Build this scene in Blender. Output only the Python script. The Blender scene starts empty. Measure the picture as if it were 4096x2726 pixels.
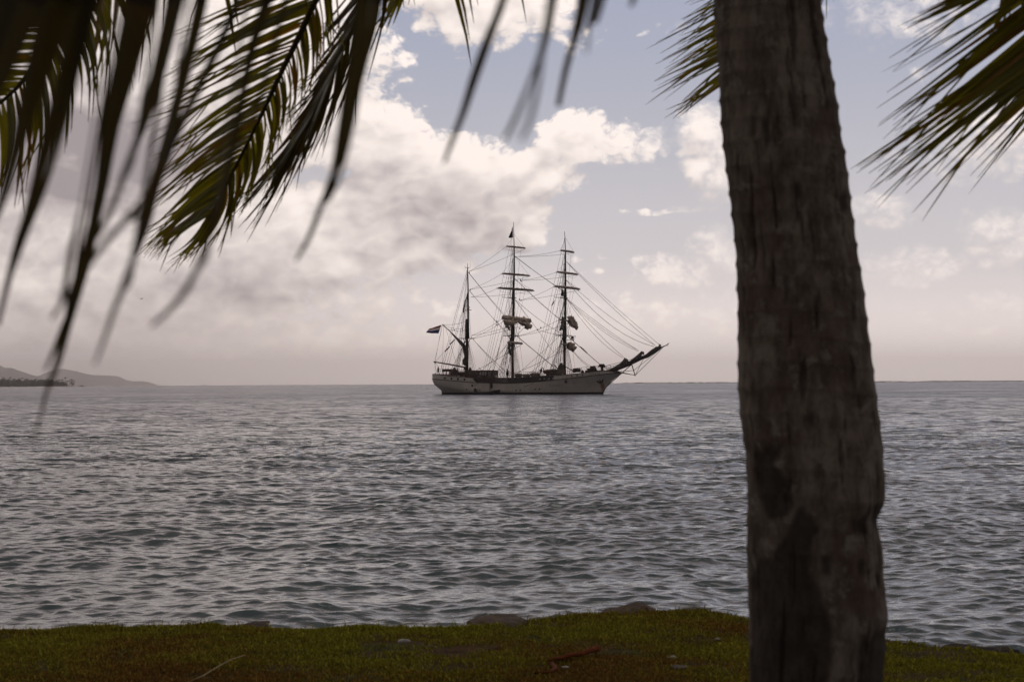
import bpy, math, random
import numpy as np
from mathutils import Vector, Matrix, Euler, Quaternion, noise as mnoise
random.seed(7); rng = np.random.default_rng(7)
R = math.radians
sc = bpy.context.scene
COL = sc.collection

# ------------------------------------------------------------------ camera
F = 7600.0; CX, CY = 2048.0, 1363.0
EYE = Vector((0, 0, 2.5))
PITCH = R(1.245); ROLL = R(-0.304)
cam_d = bpy.data.cameras.new('camera'); cam = bpy.data.objects.new('camera', cam_d); COL.objects.link(cam)
cam_d.sensor_width = 36.0; cam_d.lens = F/4096*36.0
cam_d.clip_start = 0.05; cam_d.clip_end = 60000
CM = Matrix.Rotation(R(90)+PITCH, 3, 'X') @ Matrix.Rotation(ROLL, 3, 'Z')
cam.location = EYE; cam.rotation_euler = CM.to_euler()
cam_d.dof.use_dof = True; cam_d.dof.focus_distance = 400; cam_d.dof.aperture_fstop = 8.0
cam_d.dof.aperture_blades = 0
sc.camera = cam
sc.view_settings.view_transform = 'Standard'; sc.view_settings.look = 'None'
sc.view_settings.gamma = 1; sc.view_settings.use_curve_mapping = False
sc.view_settings.exposure = 0.0

def ray(px, py):
    return CM @ Vector(((px-CX)/F, -(py-CY)/F, -1.0))
def at(px, py, Y):                      # the point seen at photo pixel px,py at depth Y metres
    d = ray(px, py); return EYE + d*(Y/d.y)
def onz(px, py, z):
    d = ray(px, py); return EYE + d*((z-EYE.z)/d.z)

# ------------------------------------------------------------------ world
SUN_EL, SUN_AZ = R(64), R(28)           # azimuth clockwise from +Y (view direction): in front, to the right
w = bpy.data.worlds.new('World'); sc.world = w; w.use_nodes = True
nt = w.node_tree; nt.nodes.clear()
class NB:
    """tiny helper for building math node chains"""
    def __init__(s, nt): s.nt = nt
    def n(s, t, **k):
        x = s.nt.nodes.new(t)
        for a, b in k.items(): setattr(x, a, b)
        return x
    def put(s, sock, v):
        if v is None: return
        if isinstance(v, bpy.types.NodeSocket): s.nt.links.new(v, sock)
        else: sock.default_value = v
    def m(s, op, a, b=None, c=None, clamp=False):
        x = s.n('ShaderNodeMath', operation=op); x.use_clamp = clamp
        s.put(x.inputs[0], a); s.put(x.inputs[1], b); s.put(x.inputs[2], c)
        return x.outputs[0]
    def mr(s, v, a, b, c, d, smooth=True):
        x = s.n('ShaderNodeMapRange'); x.interpolation_type = 'SMOOTHSTEP' if smooth else 'LINEAR'
        for i, q in enumerate((v, a, b, c, d)): s.put(x.inputs[i], q)
        return x.outputs[0]
    def mix(s, f, a, b, blend='MIX'):
        x = s.n('ShaderNodeMix', data_type='RGBA', blend_type=blend)
        s.put(x.inputs[0], f); s.put(x.inputs[6], a); s.put(x.inputs[7], b)
        return x.outputs[2]
    def noise(s, vec, scale, detail=6, rough=.55, dist=0.0, dim='3D', out=0):
        x = s.n('ShaderNodeTexNoise', noise_dimensions=dim)
        s.put(x.inputs['Vector'], vec); x.inputs['Scale'].default_value = scale
        x.inputs['Detail'].default_value = detail; x.inputs['Roughness'].default_value = rough
        x.inputs['Distortion'].default_value = dist
        return x.outputs[out]
    def comb(s, x, y, z=0.0):
        q = s.n('ShaderNodeCombineXYZ'); s.put(q.inputs[0], x); s.put(q.inputs[1], y); s.put(q.inputs[2], z)
        return q.outputs[0]
# cloud density as a node group in (azimuth, elevation) degrees
K = 180/math.pi/F
def A_(px): return (px-2048)*K
def E_(py): return (1528-py)*K
BLOBS = [  # photo-derived centre, radii (in 1/4096 frame units), weight, flatness of base
 (1980, 40, 420, 190, 1.0), (2290, 130, 180, 120, 0.7), (1780, -40, 260, 170, 1.0),
 (1500, 560, 300, 200, 1.0), (1800, 680, 330, 190, 1.1), (1650, 900, 560, 260, 1.1), (2050, 700, 320, 140, 1.0),
 (2290, 560, 190, 150, 1.0), (2480, 590, 247, 109, 0.9), (2050, 880, 175, 165, 1.15), (2270, 450, 60, 80, 0.5),
 (1670, 420, 60, 90, 0.35),
 (2850, 620, 170, 240, 1.0), (2720, 590, 78, 80, 0.57),
 (2650, 850, 338, 27, 0.72), (2540, 662, 273, 18, 0.64), (3640, 640, 260, 25, 0.62),
 (2370, 1065, 156, 80, 0.67), (2690, 1090, 247, 126, 0.84), (2860, 1020, 195, 126, 0.82), (2560, 1270, 429, 126, 0.72),
 (2900, 1260, 390, 138, 0.72), (1750, 1250, 260, 110, 0.62), (1450, 1180, 350, 160, 0.8),
 (3650, 90, 420, 190, 0.77), (3440, 220, 156, 69, 0.52), (3700, 330, 169, 69, 0.57), (3520, 860, 195, 92, 0.77),
 (3650, 1080, 286, 103, 0.82), (4010, 980, 286, 172, 0.8), (4000, 580, 429, 218, 0.9), (3620, 1270, 117, 92, 0.62),
 (3950, 1290, 338, 114, 0.67), (3350, 1080, 208, 92, 0.67), (2660, 120, 120, 90, 0.57),
 (600, 300, 1000, 560, 1.35), (200, 750, 900, 400, 1.35), (900, 950, 700, 330, 1.25), (300, 1200, 1200, 230, 1.1), (1000, 1350, 1300, 130, 0.8),
 (-500, 600, 900, 900, 1.3),
]
g = bpy.data.node_groups.new('cloud_density', 'ShaderNodeTree')
g.interface.new_socket('a', in_out='INPUT', socket_type='NodeSocketFloat')
g.interface.new_socket('e', in_out='INPUT', socket_type='NodeSocketFloat')
g.interface.new_socket('D', in_out='OUTPUT', socket_type='NodeSocketFloat')
g.interface.new_socket('S', in_out='OUTPUT', socket_type='NodeSocketFloat')
G = NB(g); gi = G.n('NodeGroupInput'); go = G.n('NodeGroupOutput')
ga, ge = gi.outputs[0], gi.outputs[1]
p0 = G.comb(ga, G.m('MULTIPLY', ge, 1.35), 3.1)
wx = G.noise(p0, .33, 3, .6); wy = G.noise(G.comb(ga, G.m('MULTIPLY', ge, 1.35), 17.7), .33, 3, .6)
a2 = G.m('ADD', ga, G.m('MULTIPLY', G.m('SUBTRACT', wx, .5), 1.8))
e2 = G.m('ADD', ge, G.m('MULTIPLY', G.m('SUBTRACT', wy, .5), 1.1))
D = None
ae = G.comb(a2, e2, 0.0)
def blob(B, vec, bx, by, rx, ry, wt):
    vm = B.n('ShaderNodeVectorMath', operation='MULTIPLY_ADD'); B.put(vm.inputs[0], vec)
    sx, sy = 1/(rx*K), 1/(ry*K); vm.inputs[1].default_value = (sx, sy, 0); vm.inputs[2].default_value = (-A_(bx)*sx, -E_(by)*sy, 0)
    dt = B.n('ShaderNodeVectorMath', operation='DOT_PRODUCT'); B.put(dt.inputs[0], vm.outputs[0]); B.put(dt.inputs[1], vm.outputs[0])
    q = dt.outputs['Value']
    return B.m('DIVIDE', wt, B.m('MULTIPLY_ADD', q, q, 1.0))
for (bx, by, rx, ry, wt) in BLOBS:
    v = blob(G, ae, bx, by, rx, ry, wt)
    D = v if D is None else G.m('SMOOTH_MAX', D, v, .12)
# broken cloud everywhere outside the part of the sky the photograph shows
gen = G.noise(G.comb(G.m('MULTIPLY', ga, .06), G.m('MULTIPLY', ge, .11), 9.0), 1.0, 4, .6)
out_w = G.m('MAXIMUM', G.mr(G.m('ABSOLUTE', ga), 15.5, 22, 0, 1), G.mr(ge, 12, 17, 0, 1))
D = G.m('ADD', G.m('MULTIPLY', D, G.m('SUBTRACT', 1.0, out_w)), G.m('MULTIPLY', G.m('MULTIPLY', gen, 2.1), out_w))
n1 = G.m('ABSOLUTE', G.m('MULTIPLY_ADD', G.noise(p0, .75, 2, .5), 2.0, -1.0))
n2 = G.m('ABSOLUTE', G.m('MULTIPLY_ADD', G.noise(G.comb(a2, G.m('MULTIPLY', e2, 1.25), 5.0), 1.9, 2, .5), 2.0, -1.0))
n3 = G.noise(G.comb(ga, G.m('MULTIPLY', ge, 1.2), 8.0), 3.2, 5, .56)
bill = G.m('ADD', G.m('MULTIPLY', n1, .55), G.m('ADD', G.m('MULTIPLY', n2, .38), G.m('MULTIPLY', n3, .42)))
S_ = G.m('ADD', D, G.m('ADD', G.m('MULTIPLY', n1, .66), G.m('ADD', G.m('MULTIPLY', n2, .14), G.m('MULTIPLY', n3, .05))))
G.put(go.inputs[1], S_)
D = G.m('ADD', D, G.m('SUBTRACT', bill, .54))
G.put(go.inputs[0], D)

W = NB(nt)
tc = W.n('ShaderNodeTexCoord'); sep = W.n('ShaderNodeSeparateXYZ'); nt.links.new(tc.outputs['Generated'], sep.inputs[0])
X, Y_, Z = sep.outputs
az = W.m('MULTIPLY', W.m('ARCTAN2', X, Y_), 180/math.pi)
el = W.m('MULTIPLY', W.m('ARCSINE', Z), 180/math.pi)
el = W.m('MAXIMUM', el, 0.0)
def dens(a, e):
    x = W.n('ShaderNodeGroup'); x.node_tree = g; W.put(x.inputs[0], a); W.put(x.inputs[1], e); return x.outputs[0], x.outputs[1]
D0, Sm0 = dens(az, el)
D2, Sm2 = dens(W.m('ADD', az, .22), W.m('ADD', el, .6))
alpha = W.mr(D0, W.mr(az, 3, 7, .42, .30), W.mr(az, 3, 7, .66, 1.0), 0, 1)
thick = W.mr(D0, .7, 1.7, 0, 1)
SHADE = [(280, 640, 620, 200, 1.5), (950, 1100, 260, 90, .45), (500, 1180, 500, 90, .3), (1830, 880, 320, 125, .85), (1480, 760, 200, 110, .4), (1000, 1250, 900, 120, .35), (-200, 200, 500, 500, .3)]
sh = None; azel = W.comb(az, el, 0.0)
for (bx, by, rx, ry, wt) in SHADE:
    v = blob(W, azel, bx, by, rx, ry, wt); sh = v if sh is None else W.m('ADD', sh, v)
soft = W.m('MULTIPLY', W.m('SUBTRACT', W.noise(W.comb(az, W.m('MULTIPLY', el, 1.7), 31.0), .30, 5, .6), .5), W.m('MULTIPLY', thick, .75))
rel = W.m('ADD', soft, W.m('MULTIPLY', W.m('SUBTRACT', Sm0, Sm2), 1.0))
lit = W.m('ADD', .84, W.m('SUBTRACT', rel, W.m('ADD', W.m('MULTIPLY', thick, .30), W.m('MULTIPLY', sh, .55))), clamp=True)
cloud = W.mix(lit, (.37, .322, .33, 1), (1.10, .985, .92, 1))
# clear sky: Nishita for the gradient, hazed towards the horizon
sky = W.n('ShaderNodeTexSky', sky_type='NISHITA'); sky.sun_disc = False
sky.sun_elevation = SUN_EL; sky.sun_rotation = SUN_AZ; sky.air_density = 1.2; sky.dust_density = 2.2; sky.ozone_density = 1.5
skyc = W.mix(1.0, sky.outputs[0], (.088, .076, .080, 1), 'MULTIPLY')
hz = W.mr(el, 0.0, 13.0, 1.0, .0)
clear = W.mix(W.m('MULTIPLY_ADD', hz, .55, .42), skyc, W.mix(hz, (.39, .42, .54, 1), (.84, .78, .78, 1)))
# left side of the horizon lies under rain haze
left = W.mr(az, -15, 3, 1, 0)
horiz = W.mix(left, (1.50, 1.28, 1.17, 1), (.60, .51, .49, 1))
col = W.mix(alpha, clear, cloud)
col = W.mix(W.m('MULTIPLY', W.mr(el, 0, 4.0, 1, 0), W.m('MULTIPLY_ADD', left, .2, .60)), col, horiz)
# heavy overcast overhead and behind the camera
front = W.mr(Y_, -.25, .92, .36, 1.0)
top = W.mr(el, 11, 28, 1.0, .31)
col = W.mix(1.0, col, W.comb(W.m('MULTIPLY', front, top), W.m('MULTIPLY', W.m('MULTIPLY', front, top), W.mr(el, 10, 20, 1, .89)), W.m('MULTIPLY', W.m('MULTIPLY', front, top), W.mr(el, 10, 20, 1, .91))), 'MULTIPLY')
bg = W.n('ShaderNodeBackground'); nt.links.new(col, bg.inputs[0]); bg.inputs[1].default_value = 1.0
wo = W.n('ShaderNodeOutputWorld'); nt.links.new(bg.outputs[0], wo.inputs[0])
w.cycles.sampling_method = 'NONE'

# ------------------------------------------------------------------ sun (veiled by thin cloud)
sl = bpy.data.lights.new('sun', 'SUN'); sl.energy = 0.8; sl.angle = R(34); sl.color = (1, .93, .84)
so = bpy.data.objects.new('sun', sl); COL.objects.link(so)
sd = Vector((math.sin(SUN_AZ)*math.cos(SUN_EL), math.cos(SUN_AZ)*math.cos(SUN_EL), math.sin(SUN_EL)))
so.rotation_euler = sd.to_track_quat('Z', 'Y').to_euler(); so.location = (0, 0, 60)

# ------------------------------------------------------------------ materials
def newmat(name):
    m = bpy.data.materials.new(name); m.use_nodes = True
    return m, NB(m.node_tree), m.node_tree.nodes['Principled BSDF']
def c4(c): return (c[0], c[1], c[2], 1)
def pmat(name, col, rough=.6, var=.25, scale=3.0, bump=.0, metal=0.0, spec=.5, stretch=(1, 1, 1), col2=None, detail=5, bscale=None):
    m, b, p = newmat(name)
    tc = b.n('ShaderNodeTexCoord'); mp = b.n('ShaderNodeMapping'); b.put(mp.inputs[0], tc.outputs['Object'])
    mp.inputs['Scale'].default_value = stretch
    n = b.noise(mp.outputs[0], scale, detail, .6)
    if col2 is None: col2 = tuple(c*(1-var) for c in col)
    colr = b.mix(b.mr(n, .3, .7, 0, 1), c4(col), c4(col2))
    b.put(p.inputs['Base Color'], colr); p.inputs['Roughness'].default_value = rough
    p.inputs['Metallic'].default_value = metal; p.inputs['Specular IOR Level'].default_value = spec
    if bump:
        bp = b.n('ShaderNodeBump'); bp.inputs['Strength'].default_value = bump; bp.inputs['Distance'].default_value = .02
        b.put(bp.inputs['Height'], b.noise(mp.outputs[0], bscale or scale*4, 6, .6)); b.put(p.inputs['Normal'], bp.outputs[0])
    return m

# ------------------------------------------------------------------ mesh helpers
class MB:
    def __init__(s): s.v = []; s.f = []; s.mi = []; s.k = 0
    def add(s, vs, fs, mi=0):
        o = len(s.v); s.v += [tuple(v) for v in vs]; s.f += [tuple(i+o for i in f) for f in fs]; s.mi += [mi]*len(fs); return s
    def box(s, c, d, M=None, mi=0, taper=1.0):
        x, y, z = d[0]/2, d[1]/2, d[2]/2; c = Vector(c)
        vs = [Vector((sx*x*(taper if sz > 0 else 1), sy*y*(taper if sz > 0 else 1), sz*z)) for sz in (-1, 1) for sy in (-1, 1) for sx in (-1, 1)]
        if M is not None: vs = [M @ v for v in vs]
        return s.add([c+v for v in vs], [(0, 2, 3, 1), (4, 5, 7, 6), (0, 1, 5, 4), (2, 6, 7, 3), (0, 4, 6, 2), (1, 3, 7, 5)], mi)
    def tube(s, pts, rad, n=6, cap=True, mi=0, flat=1.0, lump=0.0, seed=0):
        pts = [Vector(p) for p in pts]
        if isinstance(rad, (int, float)): rad = [rad]*len(pts)
        N = len(pts); vs = []; T = []
        for i in range(N):
            t = (pts[min(i+1, N-1)]-pts[max(i-1, 0)])
            T.append(t.normalized() if t.length > 1e-9 else Vector((0, 0, 1)))
        ref = Vector((0, 0, 1)) if abs(T[0].z) < .9 else Vector((1, 0, 0))
        u = T[0].cross(ref).normalized()
        for i in range(N):
            u = (u - T[i]*u.dot(T[i])).normalized(); v = T[i].cross(u)
            for k in range(n):
                a = 2*math.pi*k/n; r = rad[i]
                if lump: r *= 1+lump*mnoise.noise(Vector((i*.9+seed*7.3, math.cos(a)*1.3, math.sin(a)*1.3+seed)))*1.6
                vs.append(pts[i]+u*(math.cos(a)*r)+v*(math.sin(a)*r*flat))
        fs = [(i*n+k, i*n+(k+1) % n, (i+1)*n+(k+1) % n, (i+1)*n+k) for i in range(N-1) for k in range(n)]
        if cap: fs += [tuple(range(n-1, -1, -1)), tuple((N-1)*n+k for k in range(n))]
        return s.add(vs, fs, mi)
    def lathe(s, prof, c, n=16, mi=0, M=None):
        vs = []; c = Vector(c)
        for r, z in prof:
            for k in range(n):
                a = 2*math.pi*k/n; p = Vector((r*math.cos(a), r*math.sin(a), z))
                vs.append(c+(M @ p if M is not None else p))
        N = len(prof)
        fs = [(i*n+k, i*n+(k+1) % n, (i+1)*n+(k+1) % n, (i+1)*n+k) for i in range(N-1) for k in range(n)]
        fs += [tuple(range(n-1, -1, -1)), tuple((N-1)*n+k for k in range(n))]
        return s.add(vs, fs, mi)
    def build(s, name, mats, parent=None, smooth=False):
        me = bpy.data.meshes.new(name); me.from_pydata(s.v, [], s.f)
        for m in (mats if isinstance(mats, (list, tuple)) else [mats]): me.materials.append(m)
        if any(s.mi): me.polygons.foreach_set('material_index', s.mi)
        if smooth: me.polygons.foreach_set('use_smooth', [True]*len(me.polygons))
        me.update()
        o = bpy.data.objects.new(name, me); COL.objects.link(o)
        if parent is not None: o.parent = parent
        return o
def tag(o, label=None, cat=None, group=None, kind=None):
    if label: o['label'] = label
    if cat: o['category'] = cat
    if group: o['group'] = group
    if kind: o['kind'] = kind
    return o
def empty(name, loc=(0, 0, 0), rz=0.0, **k):
    o = bpy.data.objects.new(name, None); COL.objects.link(o); o.location = loc; o.rotation_euler = (0, 0, rz); o.empty_display_size = .2
    return tag(o, **k)
def npmesh(name, V, Fq, mat, smooth=True, parent=None, attrs=None):
    me = bpy.data.meshes.new(name); n = Fq.shape[1]
    me.vertices.add(len(V)); me.vertices.foreach_set('co', V.astype(np.float32).ravel())
    me.loops.add(Fq.size); me.loops.foreach_set('vertex_index', Fq.astype(np.int32).ravel())
    me.polygons.add(len(Fq)); me.polygons.foreach_set('loop_start', np.arange(0, Fq.size, n, dtype=np.int32))
    me.polygons.foreach_set('loop_total', np.full(len(Fq), n, dtype=np.int32))
    me.polygons.foreach_set('use_smooth', np.full(len(Fq), smooth))
    me.update(calc_edges=True)
    for k, a in (attrs or {}).items():
        at_ = me.attributes.new(k, 'FLOAT', 'POINT'); at_.data.foreach_set('value', a.astype(np.float32))
    me.materials.append(mat)
    o = bpy.data.objects.new(name, me); COL.objects.link(o)
    if parent is not None: o.parent = parent
    return o
def gridfaces(nr, nc, wrap=False):
    i = np.arange(nr-1)[:, None]*nc; k = np.arange(nc if wrap else nc-1)[None, :]; k2 = (k+1) % nc
    return np.stack([i+k, i+k2, i+nc+k2, i+nc+k], -1).reshape(-1, 4)
def sstep(x, a, b):
    t = np.clip((x-a)/(b-a), 0, 1); return t*t*(3-2*t)
def fbm2(x, y, seed=0, octv=4, base=1.0):
    """cheap value noise with numpy"""
    r = np.random.default_rng(seed); out = np.zeros_like(x, dtype=float); amp = 1; tot = 0
    for o in range(octv):
        T = r.random((256, 256)); fx = x*base*2**o+r.random()*100; fy = y*base*2**o+r.random()*100
        ix = np.floor(fx).astype(int); iy = np.floor(fy).astype(int); u = fx-ix; v = fy-iy; u = u*u*(3-2*u); v = v*v*(3-2*v)
        a = T[ix % 256, iy % 256]; b = T[(ix+1) % 256, iy % 256]; c = T[ix % 256, (iy+1) % 256]; d = T[(ix+1) % 256, (iy+1) % 256]
        out += amp*((a*(1-u)+b*u)*(1-v)+(c*(1-u)+d*u)*v); tot += amp; amp *= .5
    return out/tot

# ================================================================== WATER
ER = 7.4e6
def drop(r): return -r*r/(2*ER)
rows = [8.0]
while rows[-1] < 14000:
    r = rows[-1]; rows.append(r + (.12 if r < 13.5 else .032 if r < 34 else .032*(r/34)**1.28 if r < 520 else 1.05*(r/520)**2.2))
rr = np.array(rows)
dA = .0014
azs = list(np.arange(-R(19), R(19), dA)); step = dA
pos = azs[-1]
ext = []
while pos < math.pi*.995: step = min(step*1.12, .12); pos += step; ext.append(pos)
ext = [e for e in ext if e < math.pi]
azs = np.array([-e for e in ext[::-1]] + azs + ext)
AA, RR = np.meshgrid(azs, rr)
dr = np.gradient(rr)[:, None]*np.ones_like(AA); da = np.gradient(azs)[None, :]*RR
SP = np.maximum(dr, da*.8)
WX = RR*np.sin(AA); WY = RR*np.cos(AA)
H = np.zeros_like(WX); DX = np.zeros_like(WX); DY = np.zeros_like(WX)
gust = .72+.56*fbm2(WX/14, WY/14, 5, 3)
nw = 130
lam = np.exp(np.linspace(math.log(.12), math.log(5.0), nw))
th = R(-90+14) + rng.normal(0, 1, nw)*R(52)
ph = rng.random(nw)*2*math.pi
slope = .023*np.exp(-((np.log(lam)-math.log(.36))/.85)**2)+.0072*sstep(lam, .8, 2.2)+.003
for i in range(nw):
    k = 2*math.pi/lam[i]; A0 = slope[i]/k*1.28
    last = np.searchsorted(rr, 1e9)
    wgt = sstep(lam[i]/SP, 2.6, 5.5)*(1-.92*sstep(RR, 170, 620))
    rmask = np.where(wgt.max(axis=1) > 0)[0]
    if len(rmask) == 0: continue
    sl_ = slice(0, rmask[-1]+1)
    cx, cy = math.cos(th[i]), math.sin(th[i])
    P = k*(WX[sl_]*cx+WY[sl_]*cy)+ph[i]
    wg = wgt[sl_]*gust[sl_]*A0
    H[sl_] += wg*np.cos(P); s_ = wg*np.sin(P)*.85
    DX[sl_] -= s_*cx; DY[sl_] -= s_*cy
V = np.stack([WX+DX, WY+DY, drop(RR)+H], -1).reshape(-1, 3)
m, b, p = newmat('sea_water')
geo = b.n('ShaderNodeNewGeometry'); 
mp = b.n('ShaderNodeMapping'); b.put(mp.inputs[0], geo.outputs['Position']); mp.inputs['Scale'].default_value = (.72, 1.25, 1); mp.inputs['Rotation'].default_value = (0, 0, R(14))
ln = b.n('ShaderNodeVectorMath', operation='LENGTH'); b.put(ln.inputs[0], geo.outputs['Position'])
far = b.mr(ln.outputs['Value'], 22, 110, 0, 1)
fine = b.noise(mp.outputs[0], 9.0, 2, .55); mid = b.noise(mp.outputs[0], 1.7, 2, .6); big = b.noise(mp.outputs[0], .45, 1, .6)
paw0 = b.noise(geo.outputs['Position'], .03, 5, .68)
paw = b.mr(paw0, .3, .7, .45, 1.5)
hgt = b.m('ADD', b.m('MULTIPLY', fine, .012), b.m('MULTIPLY', paw, b.m('MULTIPLY', far, b.m('ADD', b.m('MULTIPLY', mid, .26), b.m('MULTIPLY', big, .80)))))
bp = b.n('ShaderNodeBump'); bp.inputs['Strength'].default_value = 1.0; bp.inputs['Distance'].default_value = 1.0; b.put(bp.inputs['Height'], hgt)
b.put(p.inputs['Normal'], bp.outputs[0])
b.put(p.inputs['Base Color'], b.mix(b.mr(ln.outputs['Value'], 12, 200, 0, 1), (.040, .070, .078, 1), (.030, .050, .085, 1)))
b.put(p.inputs['Roughness'], b.m('MULTIPLY', b.mr(ln.outputs['Value'], 50, 380, .06, .235), b.mr(paw0, .3, .7, .72, 1.15)))
p.inputs['IOR'].default_value = 1.333; p.inputs['Specular IOR Level'].default_value = .24
tag(npmesh('water', V, gridfaces(len(rr), len(azs)), m), kind='structure')
del V, H, DX, DY, WX, WY, AA, RR, SP, dr, da

# ================================================================== SHIP
YAW = R(33)
S0 = at(2055, 1500, 400.0); S0.z = drop(400)
fw = Vector((math.cos(YAW), -math.sin(YAW), 0)); pt = Vector((math.sin(YAW), math.cos(YAW), 0))
ship = empty('sailing_ship', S0, -YAW, label='white three-masted tall ship with dark masts and furled sails, anchored on the open sea', cat='sailing ship')
def SL(px, py, yl=0.0):
    """ship-local point seen at photo px,py on the fore-and-aft plane y=yl"""
    d = ray(px, py); o = EYE-S0
    t = (yl-o.dot(pt))/d.dot(pt); q = o+d*t
    return Vector((q.dot(fw), yl, q.z))
def halfb(x, v):
    v = max(0.0, min(1.0, v))
    xs = np.interp(v, [0, .2, .35, .5, .68, .85, 1], [-17.6, -17.9, -18.4, -19.2, -20.05, -20.45, -20.5])
    xb = np.interp(v, [0, .16, .3, .5, .7, .85, 1], [21.2, 21.7, 22.05, 22.7, 23.8, 25.0, 26.6])
    B = np.interp(v, [0, .2, .5, 1], [3.25, 3.6, 3.8, 3.75])
    if x <= xs or x >= xb: return 0.0
    La = np.interp(v, [0, .25, .6, 1], [17, 15, 11, 9]); ma = np.interp(v, [0, .3, .7, 1], [.95, 1.1, 1.9, 2.3])
    Lf = np.interp(v, [0, 1], [19, 17]); mf = np.interp(v, [0, 1], [.92, 1.12])
    s = min(1, (x-xs)/La); t = min(1, (xb-x)/Lf)
    return B*(1-(1-s)**2.1)**(1/ma)*(1-(1-t)**2.0)**(1/mf)
def tab(pxs, v=1.0, side=-1):
    out = []
    for px, py in pxs:
        y = -3.0
        for _ in range(14):
            q = SL(px, py, y); y = side*halfb(q.x, v)
        out.append((q.x, q.z))
    return out
WALE = tab([(1742, 1515.5), (1800, 1521), (1890, 1529), (1990, 1532), (2050, 1532), (2100, 1529.5), (2160, 1525.5), (2220, 1519), (2280, 1512.5), (2330, 1506), (2400, 1498), (2448, 1492)])
wx_, wz_ = [a for a, _ in WALE], [b_ for _, b_ in WALE]
def sheer(x):
    if x > wx_[-1]: return wz_[-1]+(x-wx_[-1])*.07
    return float(np.interp(x, wx_, wz_))
STR_A = tab([(1745, 1496), (1800, 1504), (1860, 1508.5), (1888, 1511)]); STR_F = tab([(2225, 1502), (2280, 1496), (2330, 1491), (2350, 1489), (2400, 1483), (2440, 1484)])
KEEL = -.8
def HP(px, py, off=0.0):
    y = -3.0
    for _ in range(14):
        q = SL(px, py, y); y = -halfb(q.x, (q.z-KEEL)/(sheer(q.x)-KEEL))-off
    return Vector((q.x, y, q.z))
# --- materials of the ship
def hullmat():
    m, b, p = newmat('hull_paint')
    tc = b.n('ShaderNodeTexCoord'); o = tc.outputs['Object']; s = b.n('ShaderNodeSeparateXYZ'); b.put(s.inputs[0], o)
    mp = b.n('ShaderNodeMapping'); b.put(mp.inputs[0], o); mp.inputs['Scale'].default_value = (1, 1, .16)
    st = b.mr(b.noise(mp.outputs[0], 1.6, 6, .65), .52, .75, 0, 1)
    base = b.mix(b.mr(b.noise(o, .35, 4, .6), .35, .7, 0, 1), (.60, .565, .51, 1), (.50, .475, .42, 1))
    c = b.mix(b.m('MULTIPLY', st, .35), base, (.22, .17, .11, 1))
    # rust streak below the anchor
    q = ANCH
    dx = b.m('ABSOLUTE', b.m('SUBTRACT', s.outputs[0], b.m('MULTIPLY_ADD', b.m('SUBTRACT', q.z, s.outputs[2]), .10, q.x+.1)))
    rust = b.m('MULTIPLY', b.mr(dx, .12, .62, 1, 0), b.mr(s.outputs[2], q.z-.1, q.z-.7, 0, 1))
    rust = b.m('MULTIPLY', rust, b.mr(b.noise(mp.outputs[0], 4, 4, .6), .25, .55, .35, 1))
    c = b.mix(rust, c, (.22, .10, .035, 1))
    boot = b.mr(b.m('ADD', s.outputs[2], b.m('MULTIPLY', b.noise(o, 1.1, 3, .5), .02)), .40, .43, 1, 0)
    c = b.mix(boot, c, (.035, .018, .02, 1))
    b.put(p.inputs['Base Color'], c); p.inputs['Roughness'].default_value = .45
    return m
ANCH = HP(2401, 1524)
M_hull = hullmat()
M_white = pmat('cream_paint', (.60, .565, .51), .5, .2, 1.5)
M_wale = pmat('dark_brown_trim', (.07, .04, .03), .5)
M_dark = pmat('black_tarred_rope', (.030, .024, .026), .8)
M_rope = pmat('weathered_rope', (.075, .055, .05), .85)
M_mast = pmat('varnished_mast', (.085, .048, .022), .5, .4, 1.2, stretch=(3, 3, .3))
M_mastd = pmat('dark_mast', (.028, .024, .027), .55)
M_spar = pmat('brown_spar', (.14, .055, .035), .5, .3, 1.0)
M_yard = pmat('yard_timber', (.12, .075, .045), .6, .3, 1.5)
M_sail = pmat('tan_sailcloth', (.58, .46, .38), .85, .35, 1.3, bump=.5)
M_sailb = pmat('brown_sailcloth', (.26, .19, .13), .85, .45, 1.3, bump=.5)
M_sailg = pmat('grey_sailcloth', (.16, .155, .15), .85, .35, 1.5, bump=.4)
M_teak = pmat('deck_teak', (.19, .13, .08), .7, .3, 2.0)
M_maho = pmat('mahogany', (.055, .026, .02), .45, .35, 1.0)
M_darkside = pmat('dark_bulwark', (.022, .016, .018), .5)
M_glass = pmat('window_glass', (.02, .03, .035), .08, .1, 1)
M_pane = pmat('pale_pane', (.42, .45, .45), .4, .2, 3)  # pale colour of the small window panes
M_canvas = pmat('beige_canvas', (.26, .22, .19), .9, .35, 1.5, bump=.4)
M_canvasg = pmat('olive_canvas', (.10, .095, .075), .9, .35, 1.5, bump=.4)
M_navy = pmat('navy_cloth', (.012, .014, .032), .8)
M_iron = pmat('rusty_iron', (.06, .035, .028), .8, .5, 4)
M_black = pmat('black_rubber', (.012, .013, .018), .6)
M_metal = pmat('galvanised_metal', (.35, .35, .35), .4, .2, 3, metal=.6)
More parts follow.
